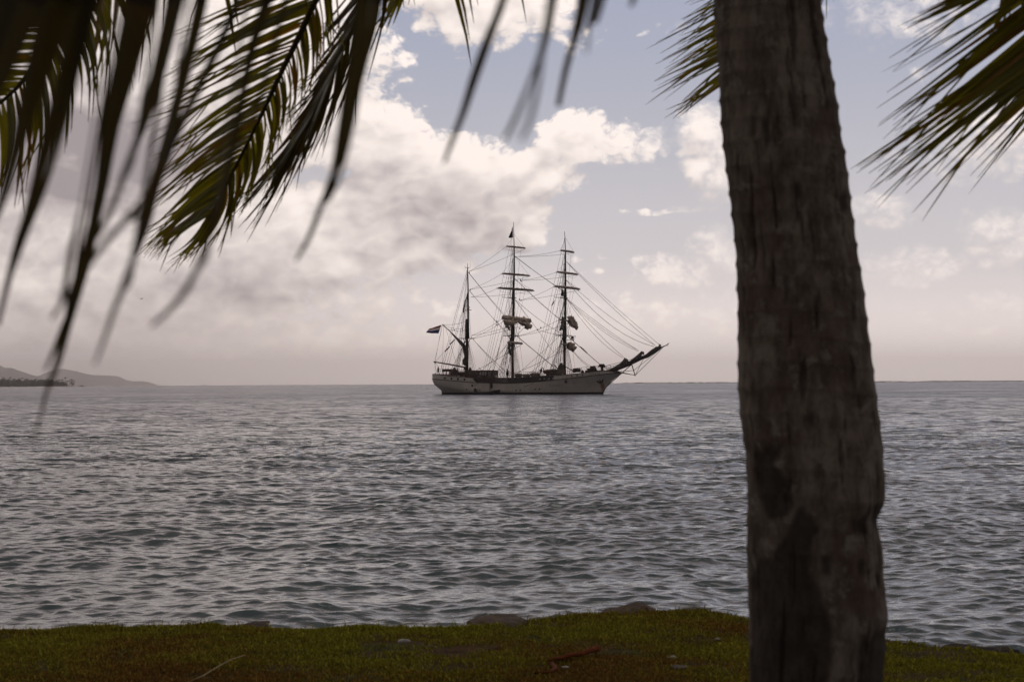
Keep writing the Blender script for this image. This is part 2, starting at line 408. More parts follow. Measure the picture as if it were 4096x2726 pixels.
# --- hull
hb = MB(); NX, NV = 150, 22
ts = [.5-.5*math.cos(math.pi*i/NX) for i in range(NX+1)]
hv = []
for j in range(NV+1):
    v = j/NV
    xs = float(np.interp(v, [0, .2, .35, .5, .68, .85, 1], [-17.6, -17.9, -18.4, -19.2, -20.05, -20.45, -20.5]))
    xb = float(np.interp(v, [0, .16, .3, .5, .7, .85, 1], [21.2, 21.7, 22.05, 22.7, 23.8, 25.0, 26.6]))
    row = []
    for t in ts:
        x = xs+(xb-xs)*t; row.append((x, halfb(x, v), KEEL+v*(sheer(x)-KEEL)))
    hv.append(row)
for side in (-1, 1):
    vs = [(x, side*y, z) for row in hv for (x, y, z) in row]; n = NX+1
    fs = [((j*n+i), (j*n+i+1), ((j+1)*n+i+1), ((j+1)*n+i)) for j in range(NV) for i in range(NX)]
    if side > 0: fs = [f[::-1] for f in fs]
    hb.add(vs, fs)
hull = hb.build('hull', M_hull, ship, True)
# wale line and upper strakes
def edge_pts(x0, x1, n, zoff=0.0, side=-1, out=0.0, zf=None, inset=0.0):
    r = []
    for i in range(n+1):
        x = x0+(x1-x0)*i/n; y = max(0, halfb(x, 1.0)+out-inset)
        r.append(Vector((x, side*y, (zf(x) if zf else sheer(x))+zoff)))
    return r
wb = MB()
for side in (-1, 1):
    wb.tube(edge_pts(-20.49, 26.5, 120, .0, side, .02), .085, 6)
wb.build('wale', M_wale, hull, True)
def strake(x0, x1, top, closed_end=None):
    mb = MB(); n = 60
    for side in (-1, 1):
        vs = []; 
        for i in range(n+1):
            x = x0+(x1-x0)*i/n; y = side*(halfb(x, 1.0)); z0 = sheer(x)+.06; z1 = top(x)
            vs += [(x, y, z0), (x, y*1.0, max(z1, z0+.01)), (x, y*.96, max(z1, z0+.01)), (x, y*.96, z0)]
        mb.add(vs, [(i*4+k, i*4+(k+1) % 4, i*4+4+(k+1) % 4, i*4+4+k) for i in range(n) for k in range(4)])
    return mb
xa, za = [a for a, _ in STR_A], [c for _, c in STR_A]
def topA(x):
    z = float(np.interp(x, xa, za)); e = xa[-1]
    if x > e: z = sheer(x)+(za[-1]-sheer(e))*max(0, 1-((x-e)/1.3))**1.6
    return z
xf, zf_ = [a for a, _ in STR_F], [c for _, c in STR_F]
def topF(x): return float(np.interp(x, xf, zf_)) if x < xf[-1] else max(sheer(x)+.06, zf_[-1]-(x-xf[-1])*.28)
strake(-20.49, xa[-1]+1.3, topA).build('bulwark', M_white, hull)
strake(xf[0]-.6, 26.4, topF).build('bulwark', M_white, hull)
for side in (-1, 1):
    rb = MB(); rb.tube([Vector((x, side*halfb(x, 1.0), topA(x)+.02)) for x in np.linspace(-20.45, xa[-1], 50)], .06, 5); rb.build('cap_rail', M_wale, hull, True); rb = MB()
    rb.tube([Vector((x, side*halfb(x, 1.0), topF(x)+.02)) for x in np.linspace(xf[0], 25.9, 50)], .06, 5); rb.build('cap_rail', M_wale, hull, True)
# decks
def deckmesh(x0, x1, zf, inset=.1, n=50):
    mb = MB(); vs = []
    for i in range(n+1):
        x = x0+(x1-x0)*i/n; y = max(.01, halfb(x, 1.0)-inset); vs += [(x, -y, zf(x)), (x, y, zf(x))]
    return mb.add(vs, [(2*i, 2*i+2, 2*i+3, 2*i+1) for i in range(n)])
def poopz(x): return topA(min(x, xa[-1]))-.12
def forez(x): return topF(max(x, xf[0]))-.35
PB = SL(1978, 1510, -3).x      # poop break
xw = xf[0]
deckmesh(-20.3, PB, poopz).build('deck', M_teak, ship)
deckmesh(PB-.3, xw+1, lambda x: sheer(x)-1.05, .12).build('deck', M_teak, ship)
deckmesh(xw, 25.8, forez).build('deck', M_teak, ship)
# poop bulkhead (between wale and poop deck, amidships of the break)
pb = MB(); 
for side in (-1, 1):
    x0, x1 = xa[-1]+.3, PB
    vs = []
    for i in range(13):
        x = x0+(x1-x0)*i/12; y = side*(halfb(x, 1)-.9); vs += [(x, y, sheer(x)-1.0), (x, y, poopz(x)+.02)]
    pb.add(vs, [(2*i, 2*i+2, 2*i+3, 2*i+1) for i in range(12)])
pb.box((PB, 0, sheer(PB)+.1), (.12, 5.6, 2.1))
pb.build('poop_bulkhead', M_maho, ship)
# midships raised deck with dark sides
d0, d1 = SL(2035, 1510, -3.2).x, xf[0]+.7
TOPM = tab([(2034, 1510.5), (2100, 1508), (2160, 1503.5), (2232, 1500)])
tmx, tmz = [a for a, _ in TOPM], [c for _, c in TOPM]
def topM(x): return float(np.interp(x, tmx, tmz))
db = MB()
for side in (-1, 1):
    vs = []
    for i in range(31):
        x = d0+(d1-d0)*i/30; y = side*(halfb(x, 1)-.12); vs += [(x, y, sheer(x)-.4), (x, y, topM(x))]
    db.add(vs, [(2*i, 2*i+2, 2*i+3, 2*i+1) for i in range(30)])
db.box((d0, 0, (sheer(d0)+topM(d0))/2-.2), (.1, 7.0, topM(d0)-sheer(d0)+.4))
db.build('deckhouse_side', M_darkside, ship)
deckmesh(d0, d1, lambda x: topM(x)-.02, .10).build('deck', M_teak, ship)
# pale edge strip of the raised deck and little windows
eb = MB()
for side in (-1, 1): eb.tube([Vector((x, side*(halfb(x, 1)-.1), topM(x)+.02)) for x in np.linspace(d0, d1, 30)], .05, 5)
eb.build('deck_edge', M_canvas, ship, True)
for px in (2160.5, 2177.5, 2196, 2212):
    q = SL(px, 1515.5-(px-2160)*.045, -3.58); y = -(halfb(q.x, 1)-.10)
    MB().box((q.x, y, q.z), (.34, .06, .26)).build('window', M_pane, ship)
for px, py in ((1780, 1511.5), (1806, 1513.5), (1832, 1515.5), (1858, 1517)):
    q = HP(px, py, .0); y = -halfb(q.x, 1)-.0
    nb = MB(); Mx = Matrix.Rotation(R(90), 3, 'X')
    nb.lathe([(.0, 0), (.25, 0), (.25, .05), (.0, .05)], (q.x, y+.01, q.z), 14, M=Mx); nb.build('porthole', M_glass, hull)
for px, py in ((1866, 1556.5), (1889, 1541.5), (1919.5, 1559.5), (1978, 1560.5), (2064, 1560), (2081, 1560), (2140.5, 1556), (2158, 1555), (2287, 1503.5), (2308.5, 1501), (2330, 1498.5)):
    q = HP(px, py, 0.0); y = q.y
    nb = MB(); nb.lathe([(.0, 0), (.16 if px != 1889 else .24, 0), (.16 if px != 1889 else .24, .05), (.0, .05)], (q.x, y+.015, q.z), 12, M=Matrix.Rotation(R(90), 3, 'X')); nb.build('porthole', M_glass, hull)
# rudder
MB().box((-18.15, 0, .15), (.75, .22, 2.0)).build('rudder', M_wale, hull)
# lettering on the bow
txt = bpy.data.curves.new('lettering', 'FONT'); txt.body = 'EUROPA'; txt.size = .62; txt.extrude = .012; txt.space_character = 1.75
to = bpy.data.objects.new('lettering_src', txt); COL.objects.link(to); bpy.context.view_layer.update()
tm = bpy.data.meshes.new_from_object(to.evaluated_get(bpy.context.evaluated_depsgraph_get())); bpy.data.objects.remove(to)
q0, q1 = SL(2355, 1494.5, -2.2), SL(2398, 1489, -1.5)
def bow_y(x): return halfb(x, 1.0)
xs_ = [v.co.x for v in tm.vertices]; mx = max(xs_)
X0 = SL(2355, 1493, -bow_y(SL(2355, 1493, -2).x)).x; X1 = SL(2399, 1489, -bow_y(SL(2399, 1489, -1.2).x)).x
for v in tm.vertices:
    u = v.co.x/mx; x = X0+(X1-X0)*u; zb = sheer(x)+.16
    v.co = Vector((x, -halfb(x, 1)-.015-v.co.z, zb+v.co.y))
tm.materials.append(M_wale); lo = bpy.data.objects.new('lettering', tm); COL.objects.link(lo); lo.parent = hull
# anchor
ab = MB(); a = ANCH; ay = a.y-.12
ab.tube([(a.x-.15, ay, a.z+.85), (a.x+.1, ay, a.z-.35)], .13, 6)
ab.tube([(a.x-.95, ay-.1, a.z+.35), (a.x-.55, ay-.1, a.z-.05), (a.x+.05, ay-.05, a.z-.3), (a.x+.55, ay, a.z-.05), (a.x+.75, ay+.1, a.z+.45)], [.06, .14, .2, .14, .05], 6)
ab.tube([(a.x-.5, ay-.1, a.z+.75), (a.x+.35, ay+.05, a.z+.7)], .08, 6)
ab.lathe([(.0, 0), (.3, 0), (.3, .12), (0, .12)], (a.x-.1, a.y+.05, a.z+.95), 12, M=Matrix.Rotation(R(90), 3, 'X'))
ab.build('anchor', M_iron, ship, True)
# small fender / discharge block hanging at the fore shrouds
q = HP(2263, 1524, .15); MB().tube([(q.x+.3, q.y, q.z+.75), (q.x+.15, q.y, q.z+.3), (q.x, q.y, q.z)], [.05, .06, .28], 8).lathe([(0, -.35), (.25, -.2), (.25, .15), (0, .3)], (q.x, q.y, q.z-.05), 8).build('fender', M_black, ship, True)
# carved stem head and figurehead
fb = MB(); f0 = SL(2448, 1500, 0); f1 = SL(2472, 1489, 0)
fb.tube([f0+Vector((-2.6, 0, -.1)), f0, (f0+f1)/2+Vector((0, 0, .05)), f1, f1+Vector((.25, 0, .25))], [.18, .42, .5, .42, .16], 10, lump=.35, seed=3)
fb.tube([f0+Vector((-.2, 0, -.7)), SL(2458, 1504, 0), SL(2471, 1494, 0)], [.12, .26, .2], 8, lump=.3)
fb.build('figurehead', M_canvasg, hull, True)

# --- masts
def mast(name, pts, r, mats):
    """pts: photo points up the mast, r: radii"""
    q = [SL(x, y, 0) for x, y in pts]; o = MB().tube(q, r, 12).build(name, mats, ship, True); return o, q
def zpx(py, mpx): return SL(mpx, py, 0).z
m1, q1_ = mast('mast', [(1868, 1515), (1868, 1400), (1868, 1352)], [.34, .31, .29], M_mast)
m1u = MB().tube([SL(1873, 1352, 0), SL(1873, 1280, 0), SL(1872.5, 1170, 0), SL(1871, 1090, 0), SL(1870, 1053, 0)], [.22, .2, .17, .11, .04], 10).build('topmast', M_mastd, m1, True)
MB().tube([SL(1866, 1356, 0), SL(1867, 1280, 0), SL(1867, 1275, 0)], [.36, .33, .2], 10).build('masthead', M_mastd, m1, True)
m2, _ = mast('mast', [(2050, 1530), (2050, 1480), (2050, 1420), (2050, 1352)], [.30, .29, .28, .28], M_mast)
MB().tube([SL(2050, 1370, 0), SL(2050, 1345, 0), SL(2050, 1285, 0)], [.35, .42, .36], 10).build('masthead', M_mastd, m2, True)
MB().tube([SL(2054, 1345, 0), SL(2054, 1260, 0), SL(2055, 1195, 0), SL(2055.5, 1155, 0)], [.24, .23, .26, .22], 10).build('topmast', M_mastd, m2, True)
MB().tube([SL(2053, 1200, 0), SL(2054, 1155, 0), SL(2057, 1090, 0), SL(2056.5, 985, 0)], [.34, .24, .19, .15], 8).build('topgallant_mast', M_mastd, m2, True)
MB().tube([SL(2056.5, 985, 0), SL(2055, 935, 0), SL(2054, 889, 0), SL(2054, 888, 0)], [.1, .075, .05, .09], 8).build('pole', M_wale, m2, True)
m3, _ = mast('mast', [(2258, 1505), (2258, 1450), (2258, 1400), (2258, 1352)], [.30, .29, .28, .28], M_mast)
MB().tube([SL(2258, 1370, 0), SL(2258, 1345, 0), SL(2258.5, 1285, 0)], [.35, .42, .36], 10).build('masthead', M_mastd, m3, True)
MB().tube([SL(2261.5, 1345, 0), SL(2261, 1260, 0), SL(2261.5, 1195, 0), SL(2262, 1155, 0)], [.24, .23, .26, .22], 10).build('topmast', M_mastd, m3, True)
MB().tube([SL(2261, 1200, 0), SL(2261.5, 1155, 0), SL(2261.5, 1080, 0), SL(2261.5, 1005, 0)], [.34, .24, .19, .15], 8).build('topgallant_mast', M_mastd, m3, True)
MB().tube([SL(2262, 1005, 0), SL(2260, 952, 0), SL(2258, 928, 0), SL(2258, 926.5, 0)], [.1, .075, .05, .09], 8).build('pole', M_wale, m3, True)
MX = {'z': q1_[0].x, 'm': SL(2050, 1480, 0).x, 'f': SL(2258, 1480, 0).x}
# tops and crosstrees
def top_platform(mx, z, parent):
    t = MB(); t.box((mx-.25, 0, z), (2.2, 3.2, .12)); 
    for s in (-1, 1): t.tube([(mx, 0, z-1.3), (mx-.2, s*1.5, z)], .06, 5)
    t.build('fighting_top', M_mastd, parent)
top_platform(MX['m'], zpx(1342, 2050), m2); top_platform(MX['f'], zpx(1341, 2258), m3); top_platform(MX['z']+.15, zpx(1353, 1868), m1)
def crosstree(mx, z, parent, L=2.1, aft=1.35):
    t = MB()
    for s in (-1, 1): t.tube([(mx+.1, 0, z), (mx-aft, s*L, z+.12)], .06, 5)
    t.box((mx-.1, 0, z), (1.0, 1.3, .14)); t.build('crosstree', M_mastd, parent)
crosstree(MX['m']+.25, zpx(1191, 2055), m2); crosstree(MX['f']+.2, zpx(1191, 2261), m3)
# masthead antennas of the mizzen
an = MB(); c = SL(1870, 1070, 0)
an.tube([c+Vector((-.62, 0, 0)), c+Vector((.72, 0, 0))], .03, 4).tube([c+Vector((-.62, 0, 0)), c+Vector((-.65, 0, .35))], .05, 4).tube([c+Vector((.72, 0, 0)), c+Vector((.70, 0, 1.2))], .02, 4)
an.tube([c+Vector((0, 0, -.3)), c+Vector((-.3, 0, 0))], .03, 4).tube([c+Vector((0, 0, -.3)), c+Vector((.35, 0, 0))], .04, 4)
an.build('antenna_bracket', M_dark, m1)
rd = MB(); c = SL(1873, 1240, 0); rd.box(c+Vector((.0, 0, 0)), (1.35, .5, .14)); rd.tube([c+Vector((0, 0, -.5)), c], .1, 6); rd.box(c+Vector((.05, 0, .62)), (.5, .4, .2))
rd.build('radar_scanner', M_metal, m1)
rd = MB(); c = SL(2288, 1352, 0); rd.tube([c+Vector((-1.3, 0, -.35)), c+Vector((.6, 0, -.3))], .06, 5); rd.tube([c+Vector((-.7, 0, .4)), c+Vector((.95, 0, .4))], .05, 4).tube([c+Vector((-.7, 0, .1)), c+Vector((.9, 0, .12))], .04, 4)
rd.box(c+Vector((.12, 0, .12)), (.4, .4, .62)); rd.tube([c+Vector((.35, 0, -.65)), c+Vector((.3, 0, -.3))], .09, 6)
rd.build('radar_platform', M_dark, m3)

# --- yards with furled sails
DN = 400.0
def yard(mpx, py, L, halfpx, r, furl, mat_s, parent=None, lump=.35, seed=0, droop=None):
    c = SL(mpx, py, 0); wc = S0+fw*c.x
    k = F/wc.y; sn = min(.98, halfpx/(k*L)); phi = math.asin(sn)
    dw = Vector((-math.sin(phi), -math.cos(phi), 0))          # starboard end: left and towards the camera
    d = Vector((dw.dot(fw), dw.dot(pt), 0)); c = c+Vector((.42, 0, 0))
    n = 26; pts = [c+d*(L*(1-2*i/n)) for i in range(n+1)]
    rad = [r*(.45+.55*max(0, math.sin(math.pi*i/n))**.5) for i in range(n+1)]
    y = MB().tube(pts, rad, 8).build('yard', M_yard, ship, True)
    if furl:
        sb = MB(); n = 44; fp = []; fr = []
        for i in range(n+1):
            u = 1-2*i/n
            fp.append(c+d*(L*.93*u)+Vector((.06, 0, r*.4+furl*.55+.04*math.sin(i*1.9+seed))))
            fr.append(furl*(.35+.65*max(0, 1-abs(u))**.4)*(1+.22*math.sin(i*2.3+seed)+.15*math.sin(i*.9+seed*2)))
        sb.tube(fp, fr, 9, lump=lump, seed=seed, flat=.95)
        sb.build('furled_sail', mat_s, y, True)
    # foot rope, stirrups and lifts
    fr_ = MB(); 
    for s in (-1, 1):
        P = [c+d*(s*L*(.08+.86*u))+Vector((-.1, 0, -.75*max(0, math.sin(math.pi*u))**.7-.05)) for u in np.linspace(0, 1, 9)]
        fr_.tube(P, .018, 3)
    fr_.build('foot_rope', M_dark, y)
    return c, d, y
YM = []
YM.append((yard(2056.5, 990, 3.8, 40, .10, .15, M_sailb, seed=1), 3.8))
YM.append((yard(2057, 1099.5, 5.6, 58.5, .13, .17, M_sailb, seed=2), 5.6))
YM.append((yard(2057, 1158, 7.3, 75.5, .15, .19, M_sailb, seed=3), 7.3))
YF = []
YF.append((yard(2262, 1007, 3.8, 31, .10, .19, M_sail, seed=4), 3.8))
YF.append((yard(2262, 1094, 5.6, 47.5, .13, .19, M_sail, seed=5), 5.6))
YF.append((yard(2262, 1152, 7.3, 57.5, .15, .21, M_sail, seed=6), 7.3))
a5 = yard(2057, 1278, 7.6, 57, .17, .0, M_sail); a6 = yard(2054, 1372, 7.9, 31, .2, .16, M_sail, seed=8)
b5 = yard(2261, 1282, 7.6, 34, .17, .0, M_sail); b6 = yard(2260, 1378, 7.9, 27, .2, .0, M_sail)
YM += [(a5, 7.6), (a6, 7.9)]; YF += [(b5, 7.6), (b6, 7.9)]
def bundle(yd, L, u0, u1, zo, rad, seed, mat=M_sail, sag=0.0, xo=.15, nn=40):
    c, d, y = yd; mb = MB(); pts = []; rr_ = []
    for i in range(nn+1):
        t = i/nn; u = u0+(u1-u0)*t
        z = np.interp(t, [0, .12, .3, .5, .7, .88, 1], zo)
        pts.append(c+d*(L*u)+Vector((xo+.12*math.sin(i*1.1+seed), 0, z-sag*math.sin(math.pi*t))))
        rr_.append(float(np.interp(t, np.linspace(0, 1, len(rad)), rad))*(1+.16*math.sin(i*1.7+seed)+random.uniform(-.16, .16)))
    mb.tube(pts, rr_, 11, lump=.55, seed=seed, flat=1.1); return mb.build('furled_sail', mat, y, True)
# main lower-topsail: two fat bundles, lower one gathered and hanging at its ends
bundle(a5, 7.6, .97, -.95, [.22, .2, .2, .15, .1, 0, -.05], [.34, .42, .40, .40, .38, .44, .34], 1, nn=60)
bundle(a5, 7.6, .9, -.95, [-.55, -.75, -.65, -.35, -.7, -.95, -1.15], [.25, .5, .5, .22, .3, .5, .3], 2, xo=.3)
bundle(a5, 7.6, -.55, -.93, [-.7, -.9, -1.1, -1.25, -1.3, -1.2, -1.1], [.2, .4, .5, .45, .3], 3, xo=.35, nn=14)
bundle(a5, 7.6, .75, .5, [-.7, -1.0, -1.3, -1.6, -1.9, -2.1, -2.3], [.35, .35, .3, .25, .12], 4, xo=.2, nn=14)
# fore lower-topsail and course: gathered lumps seen almost end-on
for i in range(4):
    u0 = [-.2, -.45, -.75, -.95][i]
    bundle(b5, 7.6, u0, u0-.12, [.55-.2*i, .3-.2*i, .0-.15*i, -.3-.1*i, -.55-.2*i, -.7-.2*i, -.8-.28*i], [.2, .36, .42, .36, .2], 10+i, xo=.3, nn=14)
bundle(b5, 7.6, -.1, -1.0, [.65, .7, .68, .6, .4, .1, -.15], [.18, .26, .3, .3, .26, .24, .18], 15)
bundle(b5, 7.6, .55, .78, [.5, .2, -.3, -.8, -1.3, -1.7, -2.0], [.3, .3, .26, .22, .18, .24], 16, mat=M_sailg, nn=16)
for i in range(4):
    u0 = [-.2, -.5, -.75, -.98][i]
    bundle(b6, 7.9, u0, u0-.08, [.45, .3, .1, -.2, -.5, -.7-.1*i, -.95-.1*i], [.18, .34, .44, .42, .22], 20+i, xo=.2, nn=14)
# main course hanging dark bunt and gear
bundle(a6, 7.9, .85, .72, [-.1, -.5, -1.0, -1.5, -1.9, -2.2, -2.5], [.2, .24, .26, .28, .2], 30, mat=M_sailg, nn=16)

# --- shrouds with ratlines
def shrouds(name, head, feet, y_in, step=.42, r=.04, rr2=.022, sides=(-1, 1), parent=ship, z0=None):
    for s in sides:
        mb = MB(); hd = Vector((head[0], s*y_in, head[1])); ft = [Vector((x, s*y, z)) for x, y, z in feet]
        for f_ in ft: mb.tube([f_, hd], r, 4, cap=False)
        zlo = max(f_.z for f_ in ft)+.2; z = zlo
        while z < hd.z-.9:
            P = []
            for f_ in ft:
                t = (z-f_.z)/(hd.z-f_.z); P.append(f_+(hd-f_)*t)
            mb.tube(P, rr2, 3, cap=False); z += step
        o = mb.build(name, M_dark, parent)
def feet(mx, xo, n, zfun, inset=0.0):
    xs = np.linspace(xo[0], xo[1], n); return [(mx+x, halfb(mx+x, 1)-inset, zfun(mx+x)) for x in xs]
shrouds('shrouds', (MX['m'], zpx(1338, 2050)), feet(MX['m'], (-.15, -2.0), 5, sheer), .3)
shrouds('shrouds', (MX['f'], zpx(1338, 2258)), feet(MX['f'], (-.1, -1.9), 5, topF), .3)
shrouds('shrouds', (MX['z'], zpx(1350, 1868)), feet(MX['z'], (-.2, -1.7), 4, topA), .3)
for k, mp_, hy in (('m', 2055, 1196), ('f', 2261, 1196)):
    z = zpx(1341, mp_); shrouds('topmast_shrouds', (MX[k]+.2, zpx(hy, mp_)), [(MX[k]+.2, 1.55, z), (MX[k]-.4, 1.6, z), (MX[k]-.95, 1.55, z)], .15, .4, .026)
    z2 = zpx(1191, mp_); shrouds('topgallant_shrouds', (MX[k]+.35, zpx(1030 if k == 'm' else 1045, mp_)), [(MX[k]+.05, .65, z2), (MX[k]-.45, .65, z2)], .1, .42, .022)
shrouds('topmast_shrouds', (MX['z']+.3, zpx(1170, 1872)), [(MX['z']+.1, 1.5, zpx(1352, 1868)), (MX['z']-.4, 1.55, zpx(1352, 1868)), (MX['z']-.95, 1.55, zpx(1352, 1868))], .12, .4, .024)

# --- stays, backstays, braces
def rope(name, P, r=.022, parent=ship, sag=0.0, mat=M_rope, n=10):
    P = [Vector(p) for p in P]
    if len(P) == 2 and sag:
        a_, b_ = P; P = [a_+(b_-a_)*t+Vector((0, 0, -sag*4*t*(1-t))) for t in np.linspace(0, 1, n)]
    return MB().tube(P, r*1.5, 4, cap=False).build(name, mat, parent)
def prope(name, p0, p1, r=.022, sag=0.0, y0=0.0, y1=0.0): return rope(name, [SL(*p0, y0), SL(*p1, y1)], r, sag=sag)
for a_, b_, r_, s_ in [
 ((2267, 1047), (2632, 1373), .022, .3), ((2266, 1047), (2621, 1381), .024, .5), ((2266, 1120), (2622, 1381), .022, .9),
 ((2266, 1122), (2617, 1386), .028, 2.3), ((2267, 1195), (2556, 1402), .022, .8), ((2267, 1193), (2552, 1400), .022, .35), ((2267, 1197), (2551, 1404), .022, 1.1),
 ((2268, 1194), (2497, 1430), .024, .5), ((2268, 1198), (2491, 1431), .024, 1.3), ((2266, 1340), (2400, 1457), .045, 0), 
 ((2286, 1395), (2357, 1467), .026, .4), ((2286, 1393), (2368, 1465), .022, .5),
 ((2060, 1024), (2257, 1165), .03, .2), ((2060, 1026), (2250, 1163), .022, .1), ((2060, 1115), (2255, 1292), .024, .1), ((2060, 1113), (2256, 1286), .022, .5),
 ((2063, 1340), (2217, 1468), .05, 0), ((2062, 1198), (2254, 1338), .026, .5), ((2062, 1200), (2150, 1318), .026, 0), ((2150, 1318), (2215, 1410), .022, 0), ((2150, 1318), (2260, 1340), .02, .2),
 ((1874, 1090), (2045, 1296), .028, .1), ((1874, 1088), (2048, 1288), .02, .3), ((1877, 1162), (2042, 1350), .028, .1), ((1877, 1160), (2046, 1345), .02, .4),
 ((1885, 1348), (2040, 1500), .03, .3), ((1884, 1346), (2030, 1512), .022, .1)]:
    prope('stay', a_, b_, r_, s_)
sg = MB().tube([SL(2321, 1386, 0), SL(2332, 1396, 0), SL(2348, 1411, 0)], [.12, .15, .12], 8).build('rolled_sail', M_wale, ship, True)
# backstays, both sides
for k, mp_, lv in (('m', 2055, ((930, -5.6), (1000, -5.2), (1035, -4.6), (1120, -4.2), (1196, -3.6), (1196, -3.2), (1340, -2.6))),
                   ('f', 2261, ((950, -5.8), (1015, -5.3), (1047, -4.8), (1120, -4.2), (1196, -3.6), (1196, -3.1), (1340, -2.5))),
                   ('z', 1871, ((1075, -5.0), (1092, -4.4), (1170, -3.8), (1172, -3.0), (1350, -2.5)))):
    for py, xo in lv:
        for s in (-1, 1):
            x = MX[k]+xo; zt = topA(x) if k == 'z' or x < xa[-1] else (topF(x) if x > xf[0] else sheer(x))
            rope('backstay', [(MX[k]+.25, 0, zpx(py, mp_)), (x, s*halfb(x, 1), zt)], .024 if py > 1000 else .018)
# braces from yard arms aft
def yend(Y, i, s): (c, d, y), L = Y[i]; return c+d*(L*s)
for i, (py, mp_, dx) in enumerate(((1026, 2058, .4), (1122, 2060, 1.4), (1200, 2062, 1.5))):
    for s in (1, -1): rope('brace', [yend(YF, i, .97*s), (SL(mp_, py, 0).x+dx, 0, zpx(py, mp_))], .02, sag=.25)
for i, (py, mp_, dx) in enumerate(((1086, 1874, .1), (1157, 1877, .2), (1188, 1877, .4))):
    for s in (1, -1): rope('brace', [yend(YM, i, .97*s), (SL(mp_, py, 0).x+dx, 0, zpx(py, mp_))], .02, sag=.25)
for s in (1, -1):
    rope('brace', [yend(YM, 3, .95*s), SL(1884, 1342, 0)], .022, sag=.3); rope('brace', [yend(YM, 3, .9*s)+Vector((0, 0, -.6)), SL(1884, 1355, 0)], .022, sag=.2)
    rope('brace', [yend(YM, 4, .95*s), Vector((MX['z']+2.5, s*3.2, 4.3))], .026, sag=.3); rope('brace', [yend(YF, 3, .95*s), SL(2066, 1345, 0)], .022, sag=.3)
    rope('brace', [yend(YF, 4, .95*s), Vector((MX['m']+1.5, s*3.3, 4.0))], .026, sag=.35); rope('brace', [yend(YF, 3, .9*s), Vector((MX['m']+3.0, s*3.3, 4.0))], .022, sag=.3)
    rope('brace', [yend(YM, 3, .8*s)+Vector((0, 0, -.8)), Vector((MX['z']+4.5, s*3.1, 3.9))], .022, sag=.2)
# lifts and running rigging down the masts
for Y, hp in ((YM, ((940, 2055), (1028, 2057), (1120, 2057), (1196, 2055), (1300, 2052))), (YF, ((952, 2260), (1045, 2261), (1120, 2261), (1196, 2261), (1300, 2259)))):
    for i, (py, mp_) in enumerate(hp):
        for s in (1, -1): rope('lift', [yend(Y, i, .96*s), SL(mp_, py, 0)+Vector((.2, 0, 0))], .016)
        for s in (1, -1):
            if i < 4: rope('buntline', [yend(Y, i, .45*s)+Vector((.2, 0, 0)), Vector((SL(mp_, py, 0).x-.9-.2*i, s*1.4, topM(2) if Y is YM else forez(14)))], .014)
for k, bx, zz in (('m', 0, 3.6), ('f', 0, 4.2), ('z', 0, 4.0)):
    mp_ = {'m': 2052, 'f': 2260, 'z': 1870}[k]
    for j in range(6):
        xo = random.uniform(-1.3, 1.6); yo = random.choice((-1, 1))*random.uniform(.3, 3.3)
        rope('halyard', [SL(mp_, random.choice((1190, 1340, 1290)) if k != 'z' else random.choice((1170, 1350)), 0)+Vector((.1, yo*.1, 0)), Vector((MX[k]+xo, yo, zz))], .015)
# --- mizzen gaff, boom, brailed spanker
gaff = MB().tube([SL(1769, 1296, 0), SL(1820, 1343, 0), SL(1864, 1386, 0)], [.07, .13, .14], 8).build('gaff', M_spar, ship, True)
boom = MB().tube([SL(1735, 1446, 0), SL(1800, 1457, 0), SL(1864, 1469, 0)], [.12, .16, .17], 8).build('boom', M_spar, ship, True)
sp = MB().tube([SL(1806, 1333, 0), SL(1826, 1352, 0), SL(1842, 1368, 0), SL(1856, 1385, 0), SL(1859, 1405, 0), SL(1861, 1425, 0), SL(1857, 1440, 0), SL(1857, 1456, 0), SL(1862, 1461, 0)],
              [.1, .3, .45, .5, .38, .25, .4, .48, .2], 10, lump=.4, seed=5, flat=.7).build('furled_spanker', M_sailg, gaff, True)
for a_, b_ in (((1770, 1297), (1850, 1315)), ((1770, 1297), (1866, 1285)), ((1770, 1300), (1815, 1320)), ((1815, 1320), (1862, 1318))): prope('gaff_rope', a_, b_, .02, .3)
for a_, b_, y1 in (((1768, 1298), (1740, 1446), 0), ((1770, 1299), (1738, 1448), 0), ((1775, 1302), (1768, 1478), -1.5), ((1782, 1308), (1830, 1470), -2.5), ((1740, 1449), (1741, 1496), 0), ((1738, 1449), (1747, 1490), -1), ((1742, 1450), (1758, 1476), 1.5), ((1742, 1446), (1816, 1362), 0)):
    prope('vang', a_, b_, .018, 0, 0, y1)
for a_, b_ in (((1800, 1376), (1818, 1358)), ((1780, 1404), (1798, 1386))): MB().tube([SL(*a_, -.5), SL(*b_, -.5)], .12, 6).build('block', M_black, ship, True)
for (px, py) in ((1818, 1320), (1741, 1451), (1741, 1494), (1877, 1090), (1881, 1158), (2163, 1310), (2078, 1312), (2150, 1318), (2082, 1120), (2085, 1124), (2078, 1197), (2084, 1201), (1988, 1285), (1987, 1298)):
    q = SL(px, py, 0); MB().lathe([(0, -.2), (.12, -.1), (.14, .05), (0, .2)], q, 7).build('block', M_black, ship, True)

for (a_, b_, r_) in (((1861, 1198), (1853, 1250), .16), ((2251, 1158), (2249, 1184), .28), ((2252, 1280), (2240, 1322), .22)): MB().tube([SL(*a_, 0), SL((a_[0]+b_[0])/2, (a_[1]+b_[1])/2, 0), SL(*b_, 0)], [r_*.6, r_, r_*.8], 8, lump=.4, seed=6).build('rolled_sail', M_mastd, ship, True)
